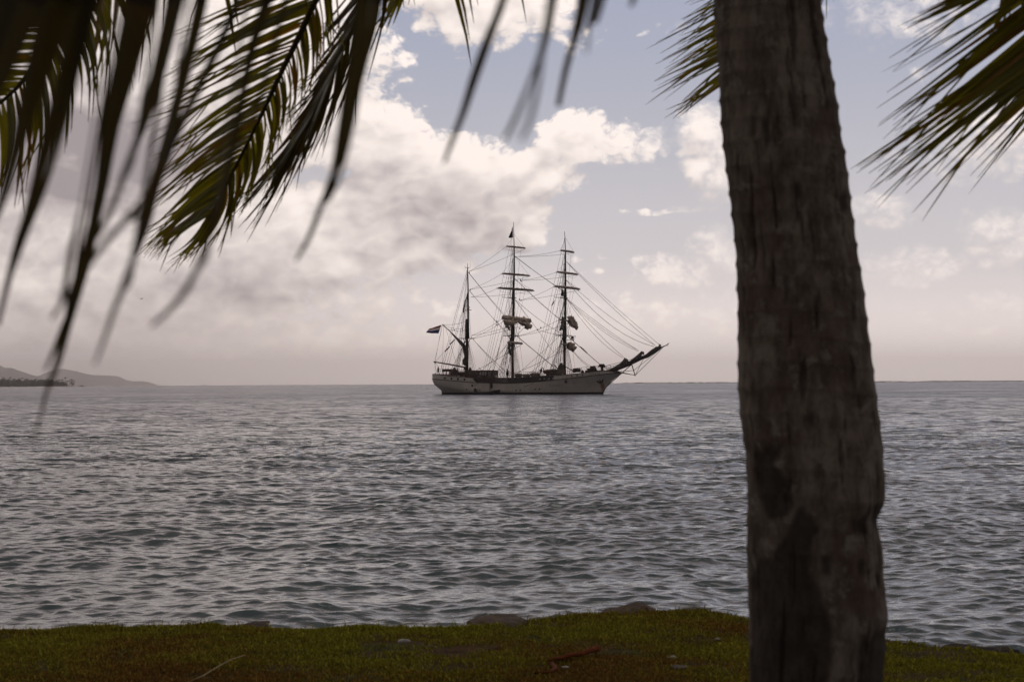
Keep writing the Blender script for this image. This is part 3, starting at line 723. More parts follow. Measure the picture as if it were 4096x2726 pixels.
# --- bowsprit, jibs, striker
bow = MB().tube([SL(2395, 1494, 0), SL(2440, 1482, 0), SL(2528, 1449, 0)], [.26, .34, .30], 10).build('bowsprit', M_wale, ship, True)
MB().tube([SL(2510, 1453, 0), SL(2580, 1423, 0), SL(2640, 1391, 0), SL(2652, 1386, 0), SL(2668, 1379, 0)], [.28, .25, .2, .13, .06], 8).build('jib_boom', M_mastd, bow, True)
tb = MB(); tb.tube([SL(2666, 1380, 0), SL(2673, 1374, 0), SL(2677, 1370, 0)], [.09, .09, .02], 6).tube([SL(2666, 1380, 0), SL(2671, 1382, 0), SL(2674, 1382, 0)], [.08, .06, .02], 6)
tb.build('boom_end_hook', M_mastd, bow, True)
for pts, rad, seed in (([(2445, 1478), (2480, 1462), (2497, 1446), (2500, 1434), (2506, 1440), (2512, 1448)], [.25, .4, .55, .25, .4, .2], 41),
                       ([(2520, 1447), (2545, 1430), (2562, 1418), (2566, 1408), (2572, 1410), (2574, 1418)], [.22, .3, .42, .3, .3, .15], 42),
                       ([(2590, 1414), (2610, 1400), (2622, 1394), (2627, 1388), (2632, 1394)], [.18, .28, .34, .26, .15], 43),
                       ([(2626, 1394), (2638, 1388), (2640, 1380), (2634, 1374)], [.2, .34, .3, .06], 44),
                       ([(2440, 1486), (2480, 1473), (2527, 1456)], [.3, .3, .2], 45), ([(2530, 1452), (2570, 1432), (2590, 1424), (2640, 1395)], [.28, .3, .33, .2], 46)):
    MB().tube([SL(x, y, 0) for x, y in pts], [q*.82 for q in rad], 10, lump=.5, seed=seed).build('furled_jib', M_sailg if seed < 45 else M_mastd, bow, True)
st = MB().tube([SL(2527, 1456, 0), SL(2541, 1503, 0)], [.1, .09], 6).build('dolphin_striker', M_wale, bow, True)
for a_, b_, r_, y1 in (((2541, 1500), (2651, 1391), .035, 0), ((2541, 1500), (2578, 1426), .035, 0), ((2541, 1500), (2475, 1489), .035, -.6), ((2541, 1500), (2475, 1486), .035, .5), ((2535, 1481), (2475, 1485), .03, .3),
                       ((2535, 1481), (2646, 1392), .028, 0), ((2525, 1458), (2416, 1554), .06, 0), ((2552, 1430), (2405, 1467), .028, -.9), ((2548, 1436), (2440, 1466), .03, -1), ((2500, 1458), (2430, 1475), .03, .9)):
    prope('bobstay' if r_ == .06 else 'bowsprit_stay', a_, b_, r_, 0, 0, y1)
# bow net
nb = MB()
for i in range(9):
    a_ = SL(2404+i*4, 1462+i*1.2, -1.2); b_ = SL(2415+i*7, 1486-i*1.6, 0); nb.tube([a_, b_], .02, 3)
for i in range(6):
    a_ = SL(2404, 1462+i*4, -1.2); b_ = SL(2460, 1464+i*3, 0); nb.tube([a_, b_], .02, 3)
nb.build('safety_net', M_canvas, bow)

# --- rails
def railing(px_pts, yl_in, posts, name='railing', nr=3, mat=M_spar, hgt=1.05, base=None):
    """top rail through photo points on the starboard side, mirrored to port"""
    P = []
    for px, py in px_pts:
        y = -3.0
        for _ in range(12): q = SL(px, py, y); y = -max(.05, halfb(q.x, 1)-yl_in)
        P.append(Vector((q.x, y, q.z)))
    mb = MB(); n = 40; xs = np.linspace(P[0].x, P[-1].x, n)
    for s in (-1, 1):
        for k in range(nr):
            line = []
            for x in xs:
                z = float(np.interp(x, [p_.x for p_ in P], [p_.z for p_ in P]))-k*.36
                line.append((x, s*max(.05, halfb(x, 1)-yl_in), z))
            mb.tube(line, .035 if k == 0 else .02, 4)
        for x in np.linspace(P[0].x, P[-1].x, posts):
            z = float(np.interp(x, [p_.x for p_ in P], [p_.z for p_ in P]))
            y = s*max(.05, halfb(x, 1)-yl_in); mb.tube([(x, y, z), (x, y, z-hgt)], .028, 4)
    mb.build(name, mat, ship)
railing([(1756, 1475), (1800, 1479), (1850, 1484), (1900, 1486), (1948, 1489), (1975, 1491)], .25, 15, hgt=1.3)
railing([(2036, 1488.5), (2100, 1487), (2160, 1484), (2210, 1481), (2262, 1477)], .2, 14)
railing([(2286, 1474), (2330, 1469), (2390, 1461), (2410, 1459)], .15, 7, hgt=1.6)
# --- deckhouse on the poop with windows and skylight
h0, h1 = SL(1858, 1500, -2.0), SL(1951, 1500, -2.0); zt = SL(1900, 1482.5, -2.0).z; zb = poopz(h1.x)
hx = (h0.x+h1.x)/2; LX = h1.x-h0.x
house = MB().box((hx, 0, (zt+zb)/2), (LX, 4.0, zt-zb)).build('deckhouse', M_maho, ship)
MB().box((hx, 0, zt+.06), (LX+.35, 4.3, .12)).build('roof', M_wale, house)
for px in (1922, 1932.3, 1942.5):
    q = SL(px, 1492.5, -2.02); wn = MB().box((q.x, -2.02, q.z), (.46, .06, .72)).build('window', M_pane, house)
for px in (1927, 1937.4, 1947, 1916, 1908):
    q = SL(px, 1492.5, -2.02); MB().box((q.x, -2.02, q.z), (.28, .05, .78)).build('window', M_glass, house)
q = SL(1923, 1476.5, -1.0); sk = MB(); Ms = Matrix.Rotation(R(-24), 3, 'X') @ Matrix.Rotation(R(38), 3, 'Y')
sk.box(q, (1.0, .9, .08), Ms); sk.build('skylight', M_wale, house); 
sm, b, p = newmat('bright_glass'); p.inputs['Base Color'].default_value = (.8, .8, .78, 1); p.inputs['Roughness'].default_value = .12; p.inputs['Metallic'].default_value = .85
MB().box(q+Ms @ Vector((0, 0, .05)), (.8, .7, .03), Ms).build('skylight_pane', sm, house)
# companion ladder, waist clutter and a davit
lb = MB()
for (a_, b_) in (((1902, 1490), (1921, 1528)), ((1911, 1489), (1929, 1526))): lb.tube([SL(*a_, -2.9), SL(*b_, -3.3)], .04, 4)
for i in range(7):
    t = i/6; lb.tube([SL(1902+19*t, 1490+38*t, -2.95-.3*t), SL(1911+18*t, 1489+37*t, -2.95-.3*t)], .04, 4)
lb.build('ladder', M_canvas, ship)
wh = MB(); q = SL(1800, 1482, 0)
wh.box((q.x-.6, 0, q.z+.05), (1.9, 1.6, .5)); wh.box((q.x-.6, 0, q.z+.34), (2.1, 1.9, .08))
for sx in (-1, 1):
    for sy in (-1, 1): wh.box((q.x-.6+sx*.8, sy*.6, q.z-.55), (.12, .12, .8))
wh.lathe([(.62, -.05), (.68, 0), (.62, .05), (.5, .03), (.5, -.03)], (q.x+1.15, 0, q.z+.05), 16, M=Matrix.Rotation(R(90), 3, 'Y')); wh.build('skylight_table', M_maho, ship)
kb = MB(); q = SL(1826, 1490, 0)
kb.box((q.x, 0, q.z-.2), (2.0, 2.2, .8)); kb.box((q.x+1.7, 0, q.z-.3), (.8, 1.4, 1.0)); kb.tube([(q.x-1.0, -.8, q.z+.35), (q.x+.8, -.8, q.z+.35)], .16, 8); kb.build('cabin_hatch', M_maho, ship)
for px, py, rw in ((1862, 1476, .3), (1883, 1478, .3)):
    q = SL(px, py, -.9); vb = MB().tube([q+Vector((.1, 0, -1.5)), q+Vector((.1, 0, -.2)), q+Vector((0, -.1, .12)), q+Vector((-.25, -.3, .2))], [.2, .2, .3, .42], 10); vb.build('ventilator', M_wale, ship, True)
cl = MB(); rs = random.Random(3)
for i in range(16):                      # winch drums, coils and pin rails in the waist
    x = PB+.2+(d0-PB-.4)*rs.random(); y = rs.uniform(-3.2, 3.2); zz = sheer(x)-1.0
    cl.tube([(x, y, zz), (x+rs.uniform(-.3, .3), y+.2, zz+rs.uniform(.6, 1.25))], [.3, .12], 7)
cl.build('deck_gear', M_maho, ship)
cl = MB()
cl.tube([SL(1978, 1510, -1), SL(1990, 1522, -1), SL(2000, 1528, -1)], [.9, .6, .2], 8, flat=.8, lump=.2); cl.build('poop_stair', M_maho, ship, True)
# fore deck machinery
for pts, rad, mt, nm in (([(2356, 1482), (2356, 1472)], [.3, .42], M_dark, 'winch'), ([(2366, 1484), (2368, 1470), (2376, 1470), (2384, 1482)], [.4, .5, .45, .3], M_iron, 'windlass'),
                     ([(2408, 1484), (2408, 1470), (2408, 1463)], [.32, .3, .5], M_dark, 'capstan'), ([(2398, 1466), (2400, 1460), (2414, 1460), (2420, 1468)], [.2, .3, .3, .2], M_dark, 'capstan'),
                     ([(2296, 1490), (2296, 1481), (2318, 1480), (2319, 1488)], [.3, .45, .45, .3], M_maho, 'winch'), ([(2328, 1490), (2330, 1484), (2334, 1488)], [.25, .3, .25], M_iron, 'bollard'), ([(2394, 1462), (2394, 1468)], [.06, .16], M_dark, 'ship_bell')):
    MB().tube([SL(x, y, -.8 if nm != 'ship_bell' else 0) for x, y in pts], rad, 9, lump=.2, seed=len(pts)).build(nm, mt, ship, True)
fo = MB(); x0, x1 = SL(2350, 1480, 0).x, SL(2412, 1480, 0).x
fo.box(((x0+x1)/2, 0, forez(x0)+.65), (x1-x0, 2.0, .6)); fo.build('forecastle_locker', M_darkside, ship)
# fore mast base: covered gear tent
ft_ = MB(); 
ft_.add([SL(2225, 1481, -1.2), SL(2258, 1481, -1.2), SL(2258, 1481, 1.2), SL(2225, 1481, 1.2), SL(2240, 1451, -.15), SL(2250, 1450, -.15), SL(2250, 1450, .15), SL(2240, 1451, .15)], [(0, 1, 5, 4), (1, 2, 6, 5), (2, 3, 7, 6), (3, 0, 4, 7), (4, 5, 6, 7), (0, 3, 2, 1)])
ft_.build('canvas_cover', M_canvasg, ship)
dv = MB()
for a_, b_ in (((2212, 1455), (2236, 1478)), ((2214, 1470), (2210, 1480)), ((2165, 1470), (2168, 1482)), ((2170, 1468), (2178, 1482)), ((2262, 1466), (2295, 1484))): dv.tube([SL(*a_, -2.5), SL(*b_, -2.5)], .09, 6)
dv.build('davit', M_dark, ship)

# --- loose things aboard (top level)
def lw(v): return S0+fw*v.x+pt*v.y+Vector((0, 0, v.z))
def adopt(o, lab, cat, group=None):       # a single mesh built in ship coordinates becomes a thing of its own
    o.parent = None; o.matrix_world = Matrix.Translation(S0) @ Matrix.Rotation(-YAW, 4, 'Z')
    return tag(o, lab, cat, group)
def canister(px0, px1, py0, py1, yl, mat, nm, lab, cat, group=None, seed=0):
    a_, b_ = SL(px0, (py0+py1)/2, yl), SL(px1, (py0+py1)/2, yl); r_ = (SL(px0, py0, yl).z-SL(px0, py1, yl).z)/2
    n = 10; P = [a_+(b_-a_)*i/n for i in range(n+1)]; rad = [r_*(.72 if i in (0, n) else 1.0) for i in range(n+1)]
    c_ = (a_+b_)/2; root = empty(nm, lw(c_+Vector((0, 0, -r_))), -YAW, label=lab, cat=cat, group=group)
    Q = [p_-c_+Vector((0, 0, r_)) for p_ in P]
    MB().tube(Q, rad, 12, lump=.12, seed=seed).build('shell', mat, root, True)
    sb = MB()
    for i in (3, 7): sb.tube([Q[i]+Vector((-.03, 0, 0)), Q[i]+Vector((.03, 0, 0))], r_*1.05, 12)
    sb.build('strap', M_dark, root)
canister(2060, 2088, 1493, 1508, -2.6, M_canvas, 'life_raft', 'sternmost pale life raft canister on the raised deck forward of the main mast', 'life raft', 'life raft canisters on the raised deck', 1)
canister(2092, 2119, 1495, 1508, -2.6, M_canvas, 'life_raft', 'middle life raft canister of the row, lowest and palest, on the raised deck', 'life raft', 'life raft canisters on the raised deck', 2)
canister(2124, 2158, 1490, 1507, -2.6, M_canvas, 'life_raft', 'foremost life raft canister, just aft of the figure leaning at the rail', 'life raft', 'life raft canisters on the raised deck', 3)
def covered_boat():
    a_, b_ = SL(2172, 1495, -2.4), SL(2262, 1490, -2.4); c_ = (a_+b_)/2
    root = empty('lifeboat', lw(Vector((c_.x, c_.y, topM(c_.x)))), -YAW, label='open boat under an olive canvas cover beside the fore mast', cat='boat')
    mb = MB(); cv = MB(); L = (b_-a_).length/2; n = 20
    hv_ = []; tv = []
    for i in range(n+1):
        u = -1+2*i/n; wv = max(0, 1-abs(u)**2.6); 
        for k in range(9):
            an_ = math.pi*k/8; hv_.append((u*L, math.cos(an_)*.95*wv**.5, .75+.15*u*u-.7*math.sin(an_)*wv**.4))
            tv.append((u*L, math.cos(an_)*1.0*wv**.5, .75+.15*u*u+(.5+.12*math.sin(i*1.9))*math.sin(an_)*wv**.5))
    fs = [(i*9+k, i*9+k+1, i*9+10+k, i*9+9+k) for i in range(n) for k in range(8)]
    mb.add(hv_, fs).build('boat_hull', M_canvas, root, True); cv.add(tv, fs).build('canvas_cover', M_canvasg, root, True)
    for s in (-1, 1): MB().box((s*L*.55, 0, .1), (.25, 1.2, .25)).build('chock', M_maho, root)
covered_boat()
lbm = pmat('faded_orange', (.20, .055, .035), .6)
q = SL(2192, 1491.5, -3.45); tv = []
for i in range(20):
    for k in range(8):
        A1, B1 = 2*math.pi*i/20, 2*math.pi*k/8; rr_ = .42+.13*math.cos(B1); tv.append((q.x+rr_*math.cos(A1), q.y+.1*math.sin(B1), q.z+rr_*math.sin(A1)))
o = MB().add(tv, [(i*8+k, i*8+(k+1) % 8, ((i+1) % 20)*8+(k+1) % 8, ((i+1) % 20)*8+k) for i in range(20) for k in range(8)]).build('lifebuoy', lbm, None, True)
adopt(o, 'dull orange ring lifebuoy on the rail amidships', 'lifebuoy')

def cloth(name, corners, mats, bands, lab, amp=.12, nu=18, nv=12, sagf=0.0):
    """corners: hoist top, hoist bottom, fly top, fly bottom (ship local)"""
    ht, hbm, ft2, fb2 = corners; vs = []; fs = []; mi = []
    nrm = Vector((0, 1, 0))
    for i in range(nu+1):
        u = i/nu
        for j in range(nv+1):
            v = j/nv; p_ = (ht*(1-v)+hbm*v)*(1-u)+(ft2*(1-v)+fb2*v)*u
            p_ = p_+nrm*(amp*math.sin(u*9+v*2.2)*u**.5)+Vector((0, 0, -sagf*math.sin(math.pi*u)+.06*math.sin(u*7+1)*u)); vs.append(p_)
    for i in range(nu):
        for j in range(nv):
            fs.append((i*(nv+1)+j, i*(nv+1)+j+1, (i+1)*(nv+1)+j+1, (i+1)*(nv+1)+j)); mi.append(bands(i/nu, (j+.5)/nv))
    mb = MB(); mb.v = [tuple(v) for v in vs]; mb.f = fs; mb.mi = mi
    o = mb.build(name, mats, None, True); so_ = o.modifiers.new('thickness', 'SOLIDIFY'); so_.thickness = .01
    return adopt(o, lab, 'flag', None)
def fabric(name, c):
    m, b, p = newmat(name)
    df = b.n('ShaderNodeBsdfTranslucent'); b.put(df.inputs[0], c4(tuple(min(1, x*1.2) for x in c)))
    mx = b.n('ShaderNodeMixShader'); mx.inputs[0].default_value = .6
    tcn = b.n('ShaderNodeTexCoord'); b.put(p.inputs['Base Color'], b.mix(b.noise(tcn.outputs['Object'], 2.0, 3), c4(c), c4(tuple(x*.75 for x in c))))
    b.put(mx.inputs[1], p.outputs[0]); b.put(mx.inputs[2], df.outputs[0])
    b.put(m.node_tree.nodes['Material Output'].inputs[0], mx.outputs[0]); p.inputs['Roughness'].default_value = .85
    return m
FR, FW, FB, FN = fabric('red_bunting', (.30, .05, .05)), fabric('white_bunting', (.75, .70, .70)), fabric('blue_bunting', (.05, .09, .30)), fabric('navy_bunting', (.012, .012, .045))
cloth('flag', (SL(1766, 1298, 0), SL(1754, 1333, 0), SL(1716, 1315, 0), SL(1706, 1331, 0)), [FR, FW, FB], lambda u, v: 0 if v < .24 else (1 if v < .62 else 2),
      'red, white and blue striped flag streaming from the gaff at the stern', .2)
cloth('flag', (SL(2051, 902, 0), SL(2052, 950, 0), SL(2047, 920, 0), SL(2035, 952, 0)), [FN, FB], lambda u, v: 1 if v > .88 else 0, 'dark blue flag hanging limp at the top of the main mast', .15)
cloth('flag', (SL(2220, 1198, -2), SL(2216, 1212, -2), SL(2212, 1208, -2), SL(2205, 1225, -2)), [FW, FR], lambda u, v: 0 if (v < .55 and u < .5) else 1, 'small white and red signal flag below the fore crosstrees', .1)
# --- people aboard
def person(lab, loc, rz, pose, shirt, trousers, hair=(.02, .015, .012)):
    root = empty('person', loc, rz, label=lab, cat='person')
    J = dict(pel=(0, 0, .95), wst=(0, 0, 1.08), cst=(0, 0, 1.32), nck=(0, 0, 1.50), hd1=(0.02, 0, 1.60), hd2=(.02, 0, 1.74),
             shl=(0, .19, 1.44), ell=(.03, .26, 1.16), wrl=(.12, .24, .92), hal=(.14, .23, .83), shr=(0, -.19, 1.44), elr=(.03, -.26, 1.16), wrr=(.12, -.24, .92), har=(.14, -.23, .83),
             hpl=(0, .1, .92), knl=(.03, .11, .50), anl=(0, .12, .09), tol=(.17, .13, .03), hpr=(0, -.1, .92), knr=(.03, -.11, .50), anr=(0, -.12, .09), tor=(.17, -.13, .03))
    J.update(pose)
    rad = dict(pel=.145, wst=.13, cst=.155, nck=.058, hd1=.085, hd2=.095, shl=.07, ell=.045, wrl=.03, hal=.035, shr=.07, elr=.045, wrr=.03, har=.035, hpl=.09, knl=.06, anl=.04, tol=.035, hpr=.09, knr=.06, anr=.04, tor=.035)
    E = [('pel', 'wst'), ('wst', 'cst'), ('cst', 'nck'), ('nck', 'hd1'), ('hd1', 'hd2')] + [(a_+s, b_+s) for s in 'lr' for a_, b_ in (('sh', 'el'), ('el', 'wr'), ('wr', 'ha'), ('hp', 'kn'), ('kn', 'an'), ('an', 'to'))] + [('cst', 'shl'), ('cst', 'shr'), ('pel', 'hpl'), ('pel', 'hpr')]
    def skinned(name, keys, grow, mat, parent, extra=0):
        ks = [k for k in J if k in keys]; ix = {k: i for i, k in enumerate(ks)}
        me = bpy.data.meshes.new(name); me.from_pydata([J[k] for k in ks], [(ix[a_], ix[b_]) for a_, b_ in E if a_ in ix and b_ in ix], [])
        me.materials.append(mat); o = bpy.data.objects.new(name, me); COL.objects.link(o); o.parent = parent
        o.modifiers.new('skin', 'SKIN'); 
        for i, k in enumerate(ks):
            sv = me.skin_vertices[0].data[i]; sv.radius = (rad[k]+grow, rad[k]+grow); sv.use_root = (i == 0)
        sm_ = o.modifiers.new('sub', 'SUBSURF'); sm_.levels = 1; sm_.render_levels = 2
        dg = bpy.context.evaluated_depsgraph_get(); me2 = bpy.data.meshes.new_from_object(o.evaluated_get(dg)); o.modifiers.clear(); o.data = me2; me2.polygons.foreach_set('use_smooth', [True]*len(me2.polygons))
        return o
    def clean(keys): return keys
    J0 = list(J)
    body = skinned('body', J0, 0, pmat('skin', (.22, .12, .085), .6), root)
    skinned('shirt', ['wst', 'cst', 'shl', 'shr', 'ell', 'elr', 'wrl', 'wrr'], .018, shirt, root)
    skinned('trousers', ['pel', 'hpl', 'hpr', 'knl', 'knr', 'anl', 'anr'], .016, trousers, root)
    h = Vector(J['hd2']); MB().lathe([(.07, -.05), (.108, .0), (.10, .07), (.05, .115), (.0, .12)], h+Vector((-.02, 0, 0)), 12).build('hair', pmat('hair', hair, .7), root, True)
    nz = (Vector(J['hd2'])-Vector(J['hd1'])).normalized(); MB().tube([(Vector(J['hd1'])+h)/2+Vector((.07, 0, .02)), (Vector(J['hd1'])+h)/2+Vector((.125, 0, -.01))], [.02, .012], 5).build('nose', pmat('skin', (.22, .12, .085), .6), root)
    return root
c_navy = pmat('navy_wool', (.015, .016, .028), .9); c_jean = pmat('jeans', (.03, .04, .07), .9); c_black = pmat('black_cloth', (.015, .015, .015), .9); c_lil = pmat('violet_shirt', (.10, .09, .16), .9); c_grn = pmat('dark_green_cloth', (.03, .04, .035), .9); c_red = pmat('brick_shirt', (.16, .05, .04), .9)
lean = dict(cst=(.16, 0, 1.28), wst=(.03, 0, 1.08), nck=(.27, 0, 1.42), hd1=(.36, 0, 1.47), hd2=(.44, 0, 1.57), shl=(.2, .18, 1.38), shr=(.2, -.18, 1.38), ell=(.35, .22, 1.15), elr=(.35, -.22, 1.15), wrl=(.55, .15, 1.1), wrr=(.55, -.15, 1.1), hal=(.63, .14, 1.08), har=(.63, -.14, 1.08))
back = dict(cst=(-.1, 0, 1.3), nck=(-.18, 0, 1.47), hd1=(-.2, 0, 1.56), hd2=(-.2, 0, 1.69), shl=(-.12, .18, 1.42), shr=(-.12, -.18, 1.42), knl=(.22, .1, .52), knr=(.1, -.1, .5), wrl=(.2, .2, 1.05), hal=(.28, .16, 1.08), wrr=(.2, -.2, 1.05), har=(.28, -.16, 1.08))
walk = dict(knl=(.2, .1, .52), anl=(.22, .1, .12), tol=(.38, .1, .08), knr=(-.05, -.1, .5), anr=(-.25, -.1, .12), tor=(-.1, -.1, .04), wrl=(-.15, .24, .95), hal=(-.18, .23, .87), wrr=(.25, -.22, 1.0), har=(.3, -.2, .93))
reach = dict(ell=(.2, .24, 1.35), wrl=(.42, .2, 1.45), hal=(.5, .18, 1.48), elr=(.2, -.24, 1.3), wrr=(.4, -.2, 1.25), har=(.48, -.18, 1.26))
def stand(px, py_feet, yl):
    q = SL(px, py_feet, yl); return lw(q)
person('person in dark blue leaning forward on the rail at the break of the poop', stand(1967, 1509, -2.6), -YAW, lean, c_navy, c_jean)
person('person in dark green clothes reaching to the shrouds just aft of the main mast', stand(2031, 1510.5, -2.2), -YAW, reach, c_grn, c_black)
person('second person in black close behind the figure in dark green at the main mast', stand(2027, 1511, -1.2), -YAW+R(40), walk, c_black, c_black)
person('person in black leaning back by the rail between the life rafts and the covered boat', stand(2163, 1504, -2.9), -YAW+R(150), back, c_black, c_grn)
person('person in a violet shirt standing on the poop aft of the mizzen mast', stand(1830, 1508, -2.2), -YAW+R(-60), reach, c_lil, c_jean)
person('person in dark clothes standing right at the stern rail', stand(1753, 1499, -.8), -YAW+R(180), walk, c_black, c_navy)
person('person in a brick red shirt seated lower between the mizzen mast and the violet shirt', stand(1845, 1514, -2.0), -YAW+R(-90), lean, c_red, c_black)
# --- inflatable boat alongside
def dinghy():
    a_, b_ = SL(1905, 1573, -5.0), SL(2001, 1573, -5.0); root = empty('inflatable_boat', lw(Vector((a_.x, -5.0, 0))), -YAW, label='black inflatable boat with an outboard motor lying alongside the white hull', cat='boat')
    L = b_.x-a_.x; mb = MB()
    P = [(0, -.75, .3)]
    for t in np.linspace(0, 1, 10): P.append((L*.62*t, -.8, .3+.05*t))
    for t in np.linspace(0, math.pi, 12): P.append((L*.62+(L*.34)*math.sin(t), -.8*math.cos(t), .35+.42*math.sin(t)))
    for t in np.linspace(1, 0, 10): P.append((L*.62*t, .8, .3+.05*t))
    P = [p_ for i, p_ in enumerate(P) if i == 0 or (Vector(p_)-Vector(P[i-1])).length > .01]
    rad = [.14]+[.25]*(len(P)-2)+[.14]; mb.tube(P, rad, 10); mb.build('tube', M_black, root, True)
    MB().box((L*.36, 0, .12), (L*.72, 1.3, .08)).build('floor', M_dark, root)
    MB().box((.05, 0, .4), (.1, 1.3, .55)).build('transom', M_dark, root)
    eg = MB().box((-.25, 0, .95), (.55, .42, .6), Matrix.Rotation(R(-18), 3, 'Y'), taper=.75).tube([(-.2, 0, .8), (-.32, 0, -.4)], .09, 6); e2_ = eg.build('outboard_motor', M_black, root)
    MB().tube([(.05, 0, .95), (.7, -.05, 1.0)], .03, 5).build('tiller', M_black, e2_)
    MB().box((L*.45, 0, .42), (.3, 1.2, .06)).build('thwart', M_dark, root)
dinghy()
# boarding ladder hanging down the side
bl = MB()
for px in (1957.5, 1966): bl.tube([SL(px, 1510, -3.85), SL(px, 1566, -3.95)], .03, 4)
for py in range(1530, 1566, 5): bl.tube([SL(1957.5, py, -3.9), SL(1966, py, -3.9)], .03, 4)
bl.build('boarding_ladder', M_dark, ship)
qa = HP(1961, 1533, .05); qb = HP(1971, 1550, .05); MB().box(((qa.x+qb.x)/2, qa.y-.03, (qa.z+qb.z)/2), (.55, .1, 1.1)).build('fender_board', M_darkside, ship)
for (a_, b_) in (((1895, 1543), (1915, 1533)), ((2095, 1545), (2133, 1533))): MB().tube([HP(*a_, .06), HP(*b_, .06)], .035, 4).build('mooring_boom', M_wale, ship)

# ================================================================== SHORE
GZ = 1.0
edge_px = [(-700, 2522), (-300, 2516), (0, 2510), (450, 2500), (800, 2497), (1100, 2506), (1600, 2512), (1800, 2514), (1900, 2503), (2100, 2484), (2300, 2463), (2500, 2447), (2800, 2446), (3000, 2464), (3300, 2505), (3560, 2548), (3700, 2572), (3900, 2600), (4096, 2622), (4500, 2660), (5000, 2700)]
EP = [onz(x, y, GZ) for x, y in edge_px]; ex = [p_.x for p_ in EP]; ey = [p_.y for p_ in EP]
def edgeY(x): return np.interp(x, ex, ey)
gx = np.concatenate([np.linspace(-40, -7, 24), np.arange(-6.9, 7, .07), np.linspace(7.1, 40, 24)])
prof = np.concatenate([np.linspace(-30, -4, 14), np.linspace(-3.95, 0, 90), np.array([.05, .1, .16, .25, .4, .6, .9, 1.4, 3.0])])
GX, PR = np.meshgrid(gx, prof)
GY = np.clip(edgeY(GX), 9, 14)+PR+.10*(fbm2(GX, GX*0+3, 11, 4, 1.6)-.5)*np.exp(-np.abs(PR))
und = (fbm2(GX, GY, 12, 4, .8)-.5)*.09+(fbm2(GX, GY, 13, 3, 6.0)-.5)*.035
fallz = np.interp(PR, [-.12, 0, .05, .1, .16, .25, .4, .6, .9, 1.4, 3.0], [0, -.02, -.06, -.13, -.22, -.38, -.6, -.8, -1.1, -1.5, -2.5])
GH = GZ+und+fallz
m, b, p = newmat('turf_soil')
tcg = b.n('ShaderNodeNewGeometry'); P_ = tcg.outputs['Position']
c1 = b.mix(b.mr(b.noise(P_, 1.1, 5, .65), .38, .62, 0, 1), (.045, .050, .012, 1), (.075, .042, .018, 1))
c1 = b.mix(b.mr(b.noise(P_, 9, 5, .7), .45, .7, 0, 1), c1, (.030, .020, .012, 1))
b.put(p.inputs['Base Color'], c1); p.inputs['Roughness'].default_value = .95; p.inputs['Specular IOR Level'].default_value = .05
bp = b.n('ShaderNodeBump'); bp.inputs['Distance'].default_value = .02; b.put(bp.inputs['Height'], b.noise(P_, 40, 5, .7)); b.put(p.inputs['Normal'], bp.outputs[0])
tag(npmesh('ground', np.stack([GX, GY, GH], -1).reshape(-1, 3), gridfaces(len(prof), len(gx)), m), kind='structure')
def groundz(x, y):
    pr = y-np.clip(edgeY(x), 9, 14)
    return GZ+(fbm2(x, y, 12, 4, .8)-.5)*.09+(fbm2(x, y, 13, 3, 6.0)-.5)*.035+np.interp(pr, [-.12, 0, .05, .1], [0, -.02, -.06, -.13])
# grass blades
def grass(N, x0, x1, d0_, d1_, seed):
    r = np.random.default_rng(seed)
    x = r.uniform(x0, x1, N); off = -d0_+(d0_-d1_)*0+r.uniform(0, 1, N)*(d0_-d1_)
    y = np.clip(edgeY(x), 9, 14)+off
    keep = (fbm2(x, y, 21, 3, 2.2)+r.random(N)*.30) > .47
    x, y = x[keep], y[keep]; n = len(x); z = groundz(x, y)
    tall = fbm2(x, y, 22, 3, 3.0); h = (.010+.022*tall*r.random(n)+.026*(r.random(n) > .985))*(.8+.5*(y-np.clip(edgeY(x), 9, 14) > -.25))
    a_ = r.uniform(0, 2*math.pi, n); ln_ = r.uniform(.1, .9, n)*h; la = r.uniform(0, 2*math.pi, n); wd = .0022+.0025*r.random(n)
    bx, by = np.cos(a_)*wd, np.sin(a_)*wd; lx, ly = np.cos(la)*ln_, np.sin(la)*ln_
    V = np.stack([np.stack([x-bx, y-by, z-.004], -1), np.stack([x+bx, y+by, z-.004], -1),
                  np.stack([x+bx*.8+lx*.4, y+by*.8+ly*.4, z+h*.6], -1), np.stack([x-bx*.8+lx*.4, y-by*.8+ly*.4, z+h*.6], -1),
                  np.stack([x+lx+bx*.15, y+ly+by*.15, z+h], -1), np.stack([x+lx-bx*.15, y+ly-by*.15, z+h], -1)], 1).reshape(-1, 3)
    i0 = np.arange(n)[:, None]*6
    Fq = np.concatenate([i0+np.array([[0, 1, 2, 3]]), i0+np.array([[3, 2, 4, 5]])])
    br = sstep(fbm2(x, y, 31, 4, 1.0)+.10*r.standard_normal(n)+.08*(x < -1.2)-.05*(x > 1), .50, .69)
    return V, Fq, np.repeat(br, 6), np.repeat(r.random(n), 6)
parts_ = [grass(360000, -3.7, 4.3, 3.6, -.03, 1), grass(50000, -12, -3.7, 4.0, 0, 2), grass(50000, 4.3, 12, 4.0, 0, 3)]
o_ = 0; VV, FF, B1_, B2_ = [], [], [], []
for V, Fq, b1, b2 in parts_: VV.append(V); FF.append(Fq+o_); o_ += len(V); B1_.append(b1); B2_.append(b2)
m, b, p = newmat('grass_blades')
a1 = b.n('ShaderNodeAttribute', attribute_name='brown'); a2_ = b.n('ShaderNodeAttribute', attribute_name='rnd')
c1 = b.mix(a2_.outputs['Fac'], (.165, .180, .022, 1), (.42, .40, .05, 1)); c2 = b.mix(a2_.outputs['Fac'], (.17, .085, .022, 1), (.32, .20, .055, 1))
